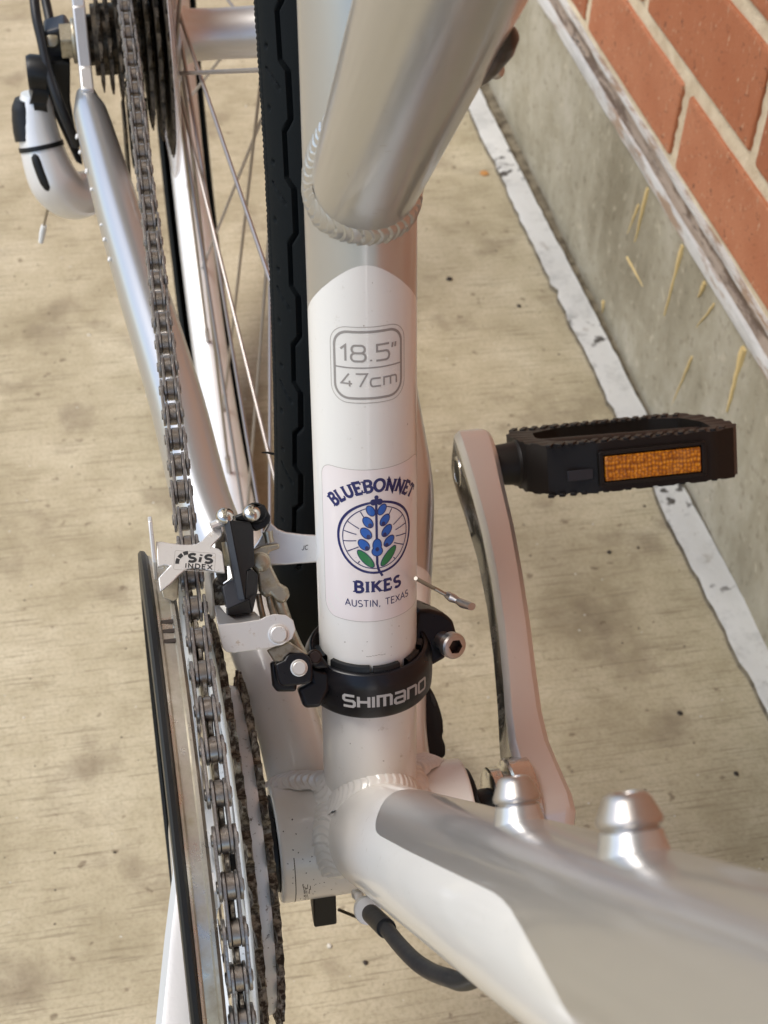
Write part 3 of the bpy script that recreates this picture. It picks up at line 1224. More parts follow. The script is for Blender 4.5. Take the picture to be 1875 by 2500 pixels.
for i, (a, b, rx, ry, ro_) in enumerate(petals):
    patch(mb, ell(LC[0] + a, LC[1] + b, rx * .88 + .28, ry + .3, ro_), pl, .12 + .002 * i)
for i, (a, b, r_) in enumerate(((0, 13.6, .62), (-.95, 12.0, .95), (.95, 12.0, .95), (0, 12.3, .9))):
    patch(mb, ell(LC[0] + a, LC[1] + b, r_, r_ * 1.1, 0), pl, .15 + .003 * i)
leaf = ((-3.4, -7.0, 1.2, 3.6, 38), (3.6, -6.9, 1.2, 3.6, -38))
for i, (a, b, rx, ry, ro_) in enumerate(leaf):
    patch(mb, ell(LC[0] + a, LC[1] + b, rx + .25, ry + .3, ro_), pl, .14 + .003 * i)
mb.build('sticker_lettering', 'navy', seat_tube)
mb = MB()
for i, (a, b, rx, ry, ro_) in enumerate(petals):
    patch(mb, ell(LC[0] + a, LC[1] + b, rx * .88, ry, ro_), pl, .155 + .002 * i)
mb.build('flower_petal', 'blue', seat_tube)
mb = MB()
for i, (a, b, rx, ry, ro_) in enumerate(leaf):
    patch(mb, ell(LC[0] + a, LC[1] + b, rx, ry, ro_), pl, .165 + .002 * i)
mb.build('flower_leaf', 'green', seat_tube)
mb = MB()
for a, b in ((-2.0, 4.4), (2.0, 4.5), (-2.5, .6), (2.4, .7), (-3.0, -3.3), (3.0, -3.0), (.05, -3.9)):
    patch(mb, ell(LC[0] + a, LC[1] + b, .6, .75, 0, 12), pl, .18)
mb.build('petal_shading', 'navy', seat_tube)

# ---- front derailleur clamp band
fd = empty('front_derailleur', bike)
mb = MB()
mb.lathe([(17.6, 61.5), (19.6, 61.5), (20.5, 63.0), (20.7, 66), (20.7, 72.5), (20.3, 74.6), (18.9, 77.5), (17.6, 77.5)], (0, 0, 0), SA, 96, closed=True)
# bolt ears on the left side of the tube
EX = V((.80, .5, .33)).normalized()
ec = V((24, 26, 71))
mb2 = MB()
band = mb.build('clamp_band', 'black', fd, bevel=.4)
mb = MB()
c1 = hit(1080, 1545, (0, -.5, .866), 48)
ear = [hit(x, y, (0, -.6, .8), 44) for x, y in ((1020, 1490), (1050, 1488), (1085, 1497), (1108, 1515), (1116, 1545), (1108, 1585), (1085, 1610), (1058, 1625), (1030, 1640), (1012, 1640), (1005, 1560))]
mb.prism(ear, V((-2, 7.5, -4.5)))
mb.build('clamp_ear', 'black', fd, bevel=1.2, segs=3)
mb = MB()
ear = [hit(x, y, (0, -.6, .8), 36) for x, y in ((1016, 1478), (1040, 1474), (1062, 1482), (1075, 1500), (1060, 1560), (1020, 1600), (1005, 1560))]
mb.prism(ear, V((-2, 6, -4)))
mb.build('clamp_ear', 'black', fd, bevel=1.2, segs=3)
# socket head bolt
bc = hit(1098, 1572, (0, -.6, .8), 47.5)
bax = V((.28, -.80, .52)).normalized()
mb = MB()
mb.lathe([(3.0, -5), (3.0, 0), (3.9, 0), (4.25, .4), (4.25, 3.0), (3.8, 3.7), (2.7, 3.9)], bc, bax, 32)
hx = bax.orthogonal().normalized()
hy = bax.cross(hx)
hexo = [bc + bax * 3.9 + (hx * math.cos(R(60 * i)) + hy * math.sin(R(60 * i))) * 2.45 for i in range(6)]
ring = [bc + bax * 3.9 + (hx * math.cos(R(10 * i)) + hy * math.sin(R(10 * i))) * 2.7 for i in range(36)]
for i in range(6):
    a = [ring[(6 * i + k) % 36] for k in range(7)]
    mb.add([hexo[i], hexo[(i + 1) % 6]] + a, [tuple([1, 0] + list(range(2, 9)))])
deep = [p - bax * 2.4 for p in hexo]
mb.add(hexo + deep, [(i, (i + 1) % 6, 6 + (i + 1) % 6, 6 + i) for i in range(6)] + [(6, 7, 8, 9, 10, 11)], 1)
mb.build('clamp_bolt', ['bolt', 'brown'], fd, sharp=30)  # socket walls and floor coloured dark for the shade inside
# shims between the band and the tube
for s0, s1, t1 in ((-14.5, -2.5, 79.4), (-1.5, 6.5, 79.0), (9.5, 15.5, 78.4), (17.5, 21, 78.8), (-24, -18, 78.8)):
    mb = MB()
    f0, f1 = s0 / SR, s1 / SR
    rows = []
    for r_, t_ in ((SR + .1, 62), (SR + .1, t1 - .3), (SR + .5, t1), (SR + 1.7, t1), (SR + 1.9, t1 - .3), (SR + 1.9, 62)):
        rows.append([SA * t_ + (SX * math.sin(f0 + (f1 - f0) * k / 10) + SF * math.cos(f0 + (f1 - f0) * k / 10)) * r_ for k in range(11)])
    mb.grid(rows)
    mb.build('clamp_shim', 'plastic', fd)
# band lettering, squared letters of a wide stroke
SQ = {
    'S': (1.0, [[(.95, 1), (.2, 1), (.08, .88), (.08, .62), (.2, .52), (.82, .52), (.94, .4), (.94, .12), (.82, 0), (.06, 0)]]),
    'H': (1.0, [[(.1, 0), (.1, 1)], [(.92, 0), (.92, 1)], [(.1, .5), (.92, .5)]]),
    'I': (.2, [[(.1, 0), (.1, 1)]]),
    'M': (1.25, [[(.1, 0), (.1, 1), (1.05, 1), (1.16, .88), (1.16, 0)], [(.62, 1), (.62, 0)]]),
    'A': (1.0, [[(.06, 1), (.82, 1), (.94, .88), (.94, 0)], [(.94, .02), (.2, .02), (.08, .14), (.08, .40), (.2, .52), (.94, .52)]]),
    'N': (1.0, [[(.1, 0), (.1, 1), (.82, 1), (.94, .88), (.94, 0)]]),
    'O': (1.05, [rrect(.1, 0, .98, 1, .14, 2) + [(.98, .86)]]),
}
BRr = 20.78


def bandpl(x, y, h):
    f = x / BRr
    return SA * (66.6 + y) + (SX * math.sin(f) + SF * math.cos(f)) * (BRr + h - .02)


mb = MB()
x = -12.2
sz = 4.0
k = 0
for ch in 'SHIMANO':
    adv, lines = SQ[ch]
    for ln in lines:
        k += 1
        ribbon(mb, [(x + p[0] * sz, p[1] * sz) for p in ln], .95, .03 + .004 * (k % 4), bandpl)
    x += (adv + .17) * sz
mb.build('band_lettering', 'lightink', fd)

# ---- front derailleur body; outlines measured on the photograph, placed on planes that face forwards and up
NF = V((0, -.70, .714))


def Z(x, y):
    return (330 + x / 3.53, 1200 + y / 3.53)


def fz(pts, d, n=NF):
    return [hit(*Z(x, y), n, d) for x, y in pts]


def plate(name, pts, d, th, mat, bevel=.35, n=NF, parent=fd, segs=2):
    mb = MB()
    mb.prism(fz(pts, d, n), -V(n).normalized() * th)
    return mb.build(name, mat, parent, bevel=bevel, segs=segs)


def pin(name, x, y, d, r, h, mat, n=NF):
    c = hit(*Z(x, y), n, d)
    mb = MB()
    mb.lathe([(r * 1.3, -h * 1.2), (r * 1.3, .12), (r * 1.14, .22), (r * 1.06, .06), (r, .06), (r, h * .8), (r * .9, h), (.01, h)], c, n, 28)
    return mb.build(name, mat, fd, sharp=18)


NB = V((.02, -.42, .907)).normalized()       # cage bridge faces mostly upwards
DB = NB.dot(V((-55, 34, 112)))
bridge = [(180, 432), (235, 430), (300, 444), (390, 455), (470, 457), (530, 448), (570, 425), (640, 350), (690, 312), (735, 300), (748, 340), (745, 385), (700, 425), (655, 472), (720, 492), (752, 520), (762, 600), (775, 700), (700, 692), (600, 672), (500, 655), (440, 668), (380, 715), (310, 790), (215, 862), (200, 745), (250, 690), (300, 640), (250, 632), (195, 650)]
plate('cage_bridge', bridge, DB, 1.3, 'steel', .25, NB)
# rolled left edge and outer cage plate
mb = MB()
mb.prism([V((-64.3, y, z)) for y, z in ((32, 104), (39, 102.5), (44, 108), (45.5, 113), (45, 118.5), (42, 119.5), (38, 116), (33, 111))], V((-1.2, 0, 0)))
mb.build('cage_plate', 'steel', fd, bevel=.3)
mb = MB()
mb.prism([V((-47.4, y, z)) for y, z in ((46, 90), (54, 86), (62, 75), (74, 61), (73, 53), (62, 52), (50, 62), (43, 73), (42, 84))], V((1.3, 0, 0)))
mb.build('cage_plate', 'steel', fd, bevel=.3)
mb = MB()
a = fz([(205, 775), (350, 720)], DB - 2, NB)
mb.prism(fz([(215, 800), (300, 760), (360, 720), (380, 760), (365, 930), (330, 950), (240, 920)], DB - 9, NB), V((0, 3, -2)))
mb.build('cage_tab', 'zinc', fd, bevel=.3)
mb = MB()
mb.tube(fz([(655, 300), (700, 280), (765, 262)], DB + 1.5, NB), 1.35, 10)
mb.build('cage_rod', 'steel', fd)
# lettering on the bridge
e1 = (hit(*Z(640, 560), NB, DB) - hit(*Z(440, 545), NB, DB)).normalized()
e2 = (hit(*Z(560, 500), NB, DB) - hit(*Z(570, 640), NB, DB))
e2 = (e2 - e1 * e2.dot(e1)).normalized()
bo = hit(*Z(548, 605), NB, DB)
bpl = lambda x, y, h: bo + e1 * x + e2 * y + NB * (.05 + h)
mb = MB()
text(mb, 'SiS', 2.45, .8, lambda x, y, h: bpl(x + .25, y - .15, h), .02, 1.55, .2, slant=.1)
text(mb, 'INDEX', 1.4, .34, lambda x, y, h: bpl(x + .1, y - 2.2, h), .02, 1.4, .24)
for a0, a1 in ((98, 122), (128, 152), (158, 186)):
    ribbon(mb, arcp(-2.9, -.8, 3.5, 3.4, a0, a1, 5), 1.15, .03, bpl)
mb.build('bridge_lettering', 'blackink', fd)
mb = MB()
o = dense([(x, y) for x, y in rrect(-7.3, -3.0, 4.9, 3.0, .5)], .5)
ribbon(mb, o + [o[0]], .12, .01, bpl)
mb.build('label_edge', 'outline', fd)

# silver support arm running behind the seat tube
plate('support_arm', [(1010, 500), (1060, 430), (1120, 330), (1165, 255), (1190, 285), (1230, 322), (1300, 348), (1440, 366), (1640, 378), (1640, 605), (1440, 620), (1300, 632), (1180, 636), (1060, 600)], 43.5, 2.2, 'alloy', .5)
mb = MB()
j0 = hit(*Z(1462, 502), NF, 43.5)
text(mb, 'JC', 1.35, .2, lambda x, y, h: j0 + V((1, 0, .03)) * x + V((0, .714, .70)) * y + NF * (.05 + h), .02, 1.0, .2, slant=.25)
mb.build('arm_stamp', 'blackink', fd)
# grey link with the upper pivot
plate('link_arm', [(1000, 560), (1060, 530), (1160, 545), (1175, 640), (1215, 720), (1250, 790), (1320, 830), (1338, 900), (1295, 962), (1230, 960), (1170, 890), (1130, 925), (1070, 860), (1050, 720), (1005, 650)], 49.5, 5.5, 'zinc', .9, segs=3)
plate('link_arm', [(985, 535), (1020, 500), (1090, 470), (1240, 445), (1250, 490), (1160, 520), (1155, 550), (1060, 540), (1005, 570)], 50.5, 6, 'zinc', .8, segs=3)
mb = MB()
mb.lathe([(3.15, -2), (3.15, .6), (2.9, .9), (2.4, 1.0), (2.35, 1.5), (2.0, 1.7), (.01, 1.7)], hit(*Z(1080, 605), NF, 49.7), NF, 32)
mb.build('pivot_pin', 'zinc', fd, sharp=40)
mb = MB()
mb.tube(fz([(1215, 850), (1260, 990), (1320, 1160), (1395, 1330), (1450, 1420)], 46.5), [1.9, 1.9, 1.7, 1.7, 1.7], 20)
mb.tube(fz([(1150, 880), (1170, 980), (1200, 1080)], 47), 1.1, 12)
mb.tube(fz([(1060, 880), (1080, 990), (1105, 1090)], 45.5), 1.0, 12)
mb.build('return_spring', 'zinc', fd)
mb = MB()
ct = fz([(1140, 345), (1150, 395), (1160, 440)], 48)
mb.tube(ct, [1.7, 1.4, 1.5], 14)
mb.build('limit_screw_shank', 'zinc', fd)
# dark faceted cover
mb = MB()


def solid(front, depth, back_shift=(0, 0, 0), dflt=56):
    """prism whose front corners each sit at their own depth."""
    P = [hit(*Z(x, y), NF, d) for x, y, d in front]
    mb.prism(P, -NF * depth + V(back_shift))


solid([(812, 246, 57.5), (990, 262, 54), (1020, 330, 54), (1030, 640, 54), (965, 682, 55.5), (945, 932, 58)], 9)
mb.build('cover_body', 'plastic', fd, bevel=.25)
mb = MB()
solid([(762, 250, 56.2), (812, 244, 58.2), (946, 934, 58.6), (888, 938, 57)], 9)
mb.build('cover_ridge', 'greyplastic', fd, bevel=.2)  # lighter grey paints the sky's reflection on this facet of the black cover
mb = MB()
solid([(755, 826, 56), (852, 750, 55), (888, 936, 57), (946, 934, 58), (985, 925, 58), (795, 1008, 58)], 9)
mb.build('cover_foot', 'greyplastic', fd, bevel=.2)
mb = MB()
solid([(946, 932, 57.8), (965, 684, 55.6), (1008, 668, 55), (1060, 720, 54), (1055, 860, 54), (1012, 1045, 55), (985, 927, 57.8)], 8)
mb.build('cover_foot', 'plastic', fd, bevel=.2)
mb = MB()
solid([(795, 1010, 57.8), (985, 928, 57.8), (1010, 1042, 54), (795, 1072, 54)], 6)
mb.build('cover_end', 'plastic', fd, bevel=.2)
plate('cover_block', [(860, 212), (930, 185), (1000, 150), (1110, 108), (1150, 180), (1168, 215), (1162, 270), (1120, 310), (1040, 345), (1000, 300), (960, 258), (870, 250)], 51.5, 9, 'plastic', .5)
mb = MB()
mb.lathe([(3.4, -3), (3.4, 0), (2.9, 0), (2.9, -2.5), (.01, -2.5)], hit(*Z(1040, 180), NF, 51.8), V((.1, -.35, .93)), 28)
mb.build('screw_well', 'plastic', fd)
# dark plates behind
plate('cage_back', [(690, 430), (770, 330), (790, 600), (800, 760), (740, 800), (700, 720), (690, 560)], 47, 2, 'cog', .3)
mb = MB()
mb.tube(fz([(800, 430), (815, 530), (820, 640)], 50), [2.1, 2.2, 2.0], 14)
mb.build('cable_clamp', 'zinc', fd)
mb = MB()
mb.prism(fz([(672, 800), (700, 740), (740, 720), (770, 830), (790, 980), (690, 990)], 44), -NF * 4)
mb.build('greasy_link', 'dirtyring', fd, bevel=.5)
# lower silver link: face, flange and pivot
plate('lower_link', [(708, 1130), (725, 1150), (900, 1130), (1080, 1103), (1130, 1075), (1200, 1056), (1300, 1066), (1362, 1110), (1383, 1190), (1352, 1268), (1270, 1322), (1100, 1356), (860, 1391), (790, 1385), (755, 1350), (725, 1230)], 57.5, 1.6, 'steel', .45, segs=3)
mb = MB()
fl = [hit(*Z(x, y), NF, d) for x, y, d in ((708, 1135, 57.4), (725, 1152, 57.4), (900, 1132, 57.4), (1078, 1104, 57.4), (1075, 1078, 54.5), (1028, 1030, 50), (900, 1050, 50), (795, 1068, 50), (725, 975, 50), (682, 985, 50.5))]
mb.prism(fl, V((0, .3, -1.2)))
mb.build('link_flange', 'alloy', fd, bevel=.25)
pin('pivot_pin', 1236, 1230, 57.6, 2.5, .9, 'steel')
plate('lower_arm', [(1135, 1368), (1330, 1292), (1400, 1340), (1445, 1372), (1500, 1405), (1420, 1420), (1340, 1400), (1290, 1440), (1275, 1490), (1200, 1470)], 53, 2.5, 'zinc', .6)
# black pivot bracket on the band
plate('pivot_bracket', [(1285, 1450), (1300, 1415), (1335, 1393), (1450, 1390), (1505, 1425), (1530, 1490), (1532, 1600), (1520, 1645), (1470, 1662), (1275, 1682), (1238, 1650), (1205, 1485)], 54, 3.0, 'black', .9, segs=3)
plate('pivot_bracket', [(1165, 1470), (1185, 1675), (1220, 1728), (1390, 1726), (1400, 1640), (1300, 1450)], 47, 3.0, 'black', .9, segs=3)
plate('pivot_bracket', [(1480, 1500), (1560, 1520), (1680, 1560), (1680, 1700), (1600, 1860), (1460, 1870), (1400, 1700), (1520, 1640)], 47, 5.0, 'black', 1.2, segs=3)
pin('pivot_pin', 1412, 1520, 54.2, 2.05, .9, 'steel')
pin('pivot_pin', 1548, 1425, 50.5, 1.75, .8, 'brown')
plate('pivot_bracket', [(1455, 1440), (1500, 1390), (1580, 1390), (1625, 1440), (1680, 1520), (1560, 1530)], 49.8, 5, 'plastic', .8, segs=3)
# cross-head adjusting screws
for (x, y, d) in ((774, 192, 55.5), (1003, 168, 54.5)):
    ax = V((-.06, -.28, .96)).normalized()
    c = hit(*Z(x, y + 22), NF, d)
    mb = MB()
    a = ax.orthogonal().normalized()
    b = ax.cross(a)
    seg = 40
    prof = [(1.2, -4.5), (1.2, -.7), (2.5, -.7), (2.75, -.3), (2.8, .4), (2.5, 1.1), (2.2, 1.45), (1.9, 1.7), (1.6, 1.85), (1.3, 1.95), (1.0, 2.02), (.7, 2.06), (.5, 2.08), (.3, 2.08), (.01, 2.08)]
    rows = []
    for r_, h in prof:
        row = []
        for j in range(seg):
            th = 2 * PI * j / seg
            x_, y_ = r_ * math.cos(th), r_ * math.sin(th)
            hh = h
            if False and (abs(x_) < .36 or abs(y_) < .36):
                hh = h - 1.0
            row.append(c + a * x_ + b * y_ + ax * hh)
        rows.append(row)
    mb.grid(rows, close_u=True)
    for u_, v_ in ((a, b), (b, a)):
        mb.box(c + ax * 1.68, (3.0, .42, .82), (u_ + v_ * .3).normalized(), (v_ - u_ * .3).normalized(), ax, mi=1)
    mb.build('adjusting_screw', ['screw', 'zinc'], fd, sharp=28)
# cable tail with crimp
mb = MB()
mb.tube([hit(1015, 1412, (1, 0, 0), 12), hit(1060, 1436, (1, 0, 0), 22), hit(1100, 1458, (1, 0, 0), 27)], .62, 8)
tail = mb.build('cable_tail', 'wire', fd)
mb = MB()
mb.tube([hit(1092, 1452, (1, 0, 0), 26.2), hit(1104, 1460, (1, 0, 0), 27), hit(1118, 1467, (1, 0, 0), 28.5), hit(1130, 1474, (1, 0, 0), 29.5), hit(1152, 1481, (1, 0, 0), 31)], [1.25, 1.6, 1.2, 1.6, 1.4], 12, flat=.85)
mb.build('cable_crimp', 'bolt', fd)

# ---- cable guide, stop and housings
mb = MB()
mb.prism([V((-22.5, y, z)) for y, z in ((-15, -14), (4, -19), (4, -23), (-10, -24), (-15, -27.5), (-19, -27))], V((8.0, 0, 0)))
mb.build('cable_guide', 'plastic', bb, bevel=.6)
mb = MB()
mb.tube([V((-13, -14, -26)), V((-5, -26, -16)), V((-8, -36, 6))], .6, 8)
mb.build('brake_wire', 'wire', bb)
cs = [hit(x * 1.1302, y * 1.1302, (1, 0, 0), xx) for x, y, xx in ((793, 1966, -10), (830, 2000, -10), (862, 2040, -10), (897, 2076, -10), (932, 2099, -9), (968, 2112, -8), (1005, 2120, -6))]
cs += [cs[-1] + DD * 18 + DT_ * 5 + V((4, 0, 0)), cs[-1] + DD * 45 + DT_ * 9 + V((6, 0, 0))]
mb = MB()
mb.tube(spline(cs[1:], 50), [2.25] * 51, 18)
mb.build('cable_housing', 'housing', down_tube)
mb = MB()
mb.tube([cs[0] + (cs[1] - cs[0]) * .25, cs[1] + (cs[2] - cs[1]) * .15], 2.95, 20)
mb.build('housing_ferrule', 'plastic', down_tube, bevel=.3)
mb = MB()
dd = (cs[1] - cs[0]).normalized()
mb.tube([cs[0] - dd * 2.4, cs[0] + dd * .6, cs[0] + dd * 2.2], [4.0, 4.3, 4.1], 24, flat=1.05)
mb.build('cable_stop', 'nylon', down_tube, bevel=.4)
mb = MB()
mb.box(hit(873, 2185, (1, 0, 0), -11), (3, 9, 3.0), (1, 0, 0), DD, DT_)
mb.build('cable_lug', 'white', down_tube, bevel=.8)
mb = MB()
hp = [hit(1130 + x / 8.295, y / 8.295, (1, 0, 0), 13) for x, y in ((985, 520), (880, 700), (760, 900), (640, 1110), (500, 1350), (370, 1570), (240, 1790))]
mb.tube(spline(hp, 30), [lerp_table(((0, .3), (6, 3.0), (11, 3.5), (18, 2.9), (24, 2.0), (30, .4)), i) for i in range(31)], 20)
mb.build('cable_clip', 'brown', top_tube)
hb = hp[4] + V((2.0, 0, -1))
mb = MB()
mb.ball(hb, 1.9, 1.9, 1.9)
mb.build('clip_screw', 'bolt', top_tube)

# ---- kickstand bracket behind the bottom bracket
mb = MB()
ks = [hit(1000 + x / 6.32, 1600 + y / 6.32, (0, -.55, .83), -18) for x, y in ((250, 380), (315, 470), (390, 600), (440, 720), (490, 870), (520, 1000), (530, 1180), (500, 1240), (535, 1320), (560, 1400), (562, 1560), (450, 1600), (150, 1600), (120, 900))]
mb.prism(ks, V((0, 8, -12)))
kick = mb.build('kickstand', 'plastic', bike, bevel=2.5, segs=4)
mb = MB()
kk = [hit(1000 + x / 6.32, 1600 + y / 6.32, (0, -.55, .83), -17.4) for x, y in ((318, 580), (345, 590), (400, 690), (410, 770), (390, 785), (340, 700))]
mb.prism(kk, V((0, .3, -.6)))
mb.build('kickstand_slot', 'blackink', kick)
mb = MB()
mb.tube([V((28, 70, -18)), V((50, 160, -30)), V((72, 300, -60))], [6, 6, 5.5], 16)
mb.build('kickstand_leg', 'plastic', kick)

# ---- cranks
# left arm: section table (y, x inner, x outer, z half height, z centre)
TAB = [(-15, 57, 68, 9, 0), (-11, 55.0, 69.5, 12.5, 0), (-5, 53.6, 69.6, 14, 0), (6, 52.8, 68.6, 14.2, 0), (18, 53.0, 67.9, 13.8, 0), (32, 55.2, 69.2, 13.0, 0), (50, 59.0, 72.2, 12.4, 0), (75, 63.6, 76.6, 12, 0), (100, 67.2, 80.4, 11.8, 0), (125, 69.6, 83.6, 11.8, 0), (150, 70.6, 85.6, 12.6, 0), (166, 70.8, 87.0, 13.6, 0), (176, 71, 87.6, 13.4, 0), (182, 71.4, 87.8, 11.8, 0), (186.5, 72.6, 87.2, 8.6, 0), (189.2, 75.5, 86, 3.6, 0)]
TABR = [(-15, 54, 66, 9, 0), (-8, 53, 68.6, 13, 0), (0, 52, 68.8, 14, 0), (12, 54, 69.2, 13.8, 0), (34, 60, 74.0, 12.6, 0), (63, 66, 79.6, 12, 0), (100, 71.5, 84.6, 11.5, 0), (150, 75, 88.6, 12, 0), (176, 76, 90, 13, 0), (186, 78, 89, 8, 0), (189, 80, 87, 3.6, 0)]


def crank(sgn, name):
    """sgn +1: left arm pointing to the rear; -1: drive-side arm pointing forwards."""
    mb = MB()
    rows = []
    ysm = []
    tab = TAB if sgn > 0 else TABR
    for (a, b) in zip(tab, tab[1:]):
        for i in range(4):
            f = i / 4
            ysm.append(tuple(a[k] + (b[k] - a[k]) * f for k in range(5)))
    ysm.append(tab[-1])
    for (y, xi, xo, hz, zc) in ysm:
        c = 2.2 if hz > 5 else 1.0
        ga = max(0, min(1, (y - 25) / 20)) * max(0, min(1, (150 - y) / 18))
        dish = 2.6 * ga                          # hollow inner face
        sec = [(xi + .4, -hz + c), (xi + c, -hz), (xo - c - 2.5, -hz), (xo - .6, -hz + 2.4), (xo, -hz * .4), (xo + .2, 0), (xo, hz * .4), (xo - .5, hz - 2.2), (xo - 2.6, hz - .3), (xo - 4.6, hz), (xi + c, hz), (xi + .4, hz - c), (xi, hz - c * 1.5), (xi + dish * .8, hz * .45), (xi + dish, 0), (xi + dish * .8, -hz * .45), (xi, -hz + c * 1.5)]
        rows.append([V((sgn * x, sgn * y, z + zc)) for x, z in sec])
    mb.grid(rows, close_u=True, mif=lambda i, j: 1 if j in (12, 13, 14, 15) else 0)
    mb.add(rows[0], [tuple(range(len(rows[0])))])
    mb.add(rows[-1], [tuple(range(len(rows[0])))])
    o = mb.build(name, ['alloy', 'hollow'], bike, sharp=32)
    return o


cl = crank(1, 'crank_arm')
cr = crank(-1, 'crank_arm')
mb = MB()
mb.lathe([(8.6, 42.5), (14.6, 42.5), (15.6, 43.1), (15.6, 46.6), (14.8, 47.2), (13.4, 47.4), (13.4, 48.8), (17.2, 49), (18, 49.8), (18, 57)], (0, 0, 0), (1, 0, 0), 48)
mb.build('crank_boss', 'polished', cl, sharp=40)
mb = MB()
mb.lathe([(.01, 70.52), (4.9, 70.5), (5.3, 70.6), (5.9, 70.9)], (0, 170, 0), (1, 0, 0), 28)
hole = mb.build('pedal_eye', 'plastic', cl)
hole.location.x = 0
mb = MB()
mb.lathe([(6.7, 71.0), (6.5, 70.5), (5.2, 70.38), (5.0, 70.6)], (0, 170, 0), (1, 0, 0), 28)
mb.build('eye_rim', 'polished', cl)
# drive-side spider and bolt circle
mb = MB()
for a in range(0, 360, 90):
    d = V((0, math.cos(R(a + 45)), math.sin(R(a + 45))))
    mb.prism([V((-56, 0, 0)) + d * r_ + d.cross(V((1, 0, 0))) * s_ for r_, s_ in ((10, -8), (50, -6), (54, 0), (50, 6), (10, 8))], V((-5, 0, 0)))
mb.lathe([(8, -50), (17, -50), (18, -60), (8, -60)], (0, 0, 0), (1, 0, 0), 40)
mb.build('crank_spider', 'alloy', cr, bevel=.8)

# ---- pedal
pa = R(35.5)
PF = V((0, -math.cos(pa), math.sin(pa)))        # front face normal
PT = V((0, math.sin(pa), math.cos(pa)))         # top face normal
PX = V((1, 0, 0))
PC = V((141, 170, 1.5))


def pp(x, f, t):
    return PC + PX * x + PF * f + PT * t


mb = MB()


def ped_outline(off):
    xs = []
    base = [(-44, -15), (-44, 15), (-38, 27), (-18, 33), (10, 33), (34, 33), (43, 30), (48, 22), (50, 10), (50, -10), (48, -22), (43, -30), (34, -33), (10, -33), (-18, -33), (-38, -27)]
    return base


outer = ped_outline(0)
inner = [(-32, -15), (-35, 0), (-32, 14), (-18, 24), (6, 25.5), (26, 24.5), (38, 18), (41, 0), (38, -18), (26, -24.5), (6, -25.5), (-18, -24)]


def resamp(poly, n):
    L = [0]
    q = poly + [poly[0]]
    for a, b in zip(q, q[1:]):
        L.append(L[-1] + math.hypot(b[0] - a[0], b[1] - a[1]))
    out = []
    for i in range(n):
        x = L[-1] * i / n
        for k in range(len(poly)):
            if x <= L[k + 1]:
                f = (x - L[k]) / (L[k + 1] - L[k])
                out.append((q[k][0] + (q[k + 1][0] - q[k][0]) * f, q[k][1] + (q[k + 1][1] - q[k][1]) * f))
                break
    return out


def angsort(poly, n):
    """resample by angle so that inner and outer rings pair up."""
    out = []
    P = resamp(poly, 720)
    for i in range(n):
        a = 2 * PI * i / n
        best = max(P, key=lambda p: (p[0] * math.cos(a) * 1 + p[1] * math.sin(a) * 1.35) / math.hypot(p[0], p[1] * 1.35))
        out.append(best)
    return out


NP = 150
oo = angsort(outer, NP)
ii = angsort(inner, NP)
H = 10.2
rows = []
tooth = [(.55 if (k // 3) % 2 == 0 else 0) for k in range(NP)]
for ring_, z, tt in ((ii, -H, 0), (oo, -H, -1), (oo, -H + 2.2, 0), (oo, H - 2.2, 0), (oo, H, 1), (ii, H, 0)):
    row = []
    for k, (x, y) in enumerate(ring_):
        zz = z
        if tt:
            zz = z + tt * tooth[k]
        row.append(pp(x, y, zz))
    rows.append(row)
mb.grid(rows, close_u=True, close_v=True)
pedal = mb.build('pedal', 'pedal', bike, sharp=30)
# raised tread ribs on both platforms
for sg in (1, -1):
    for k in range(0, 18):
        x = -37 + k * 4.8
        for fy in (-28, 28):
            if abs(x) > 43:
                continue
            m2 = MB()
            m2.box(pp(x, fy * (1 if abs(x) < 38 else .93), sg * (H + .2)), (2.5, 7.5, 1.5), (PX * .88 + PF * .47).normalized(), (PF * .88 - PX * .47).normalized(), PT)
            if k == 0 and sg == 1 and fy == -28:
                ribmesh = None
            m2.build('tread_rib', 'pedal', pedal, bevel=.3)
mb = MB()
mb.tube([pp(-58, 0, 0), pp(-48, 0, 0), pp(-42, 0, 0), pp(-10, 0, 0), pp(40, 0, 0)], [8.2, 9.2, 9.6, 9.0, 8.0], 28)
mb.tube([pp(-45, 0, 0), pp(-44, 0, 0), pp(-42.5, 0, 0)], [9.4, 10.4, 10.4], 28)
mb.prism([pp(-8, -14, 3), pp(22, -14, 3), pp(22, 10, 3), pp(-8, 10, 3)], PT * 3.6)
mb.build('pedal_axle', 'pedal', pedal, bevel=.4)
mb = MB()
mb.box(pp(5, 34.2, -.6), (42, 2.6, 10.4), PX, PF, PT)
mb.build('reflector', 'amber', pedal, bevel=.5)
mb = MB()
for x, z, sx, sz in ((5, 6.0, 46, 1.6), (5, -7.0, 46, 1.6)):
    mb.box(pp(x, 34, z), (sx, 2.6, sz), PX, PF, PT)
mb.box(pp(-17.5, 34, -.5), (2, 2.6, 14), PX, PF, PT)
mb.box(pp(27.5, 34, -.5), (2, 2.6, 14), PX, PF, PT)
mb.build('reflector_frame', 'pedal', pedal, bevel=.3)
mb = MB()
mb.box(pp(-26, 32.6, -2.4), (11, 1.0, 4.4), PX, PF, PT)
mb.build('pedal_recess', 'greyplastic', pedal, bevel=.3)

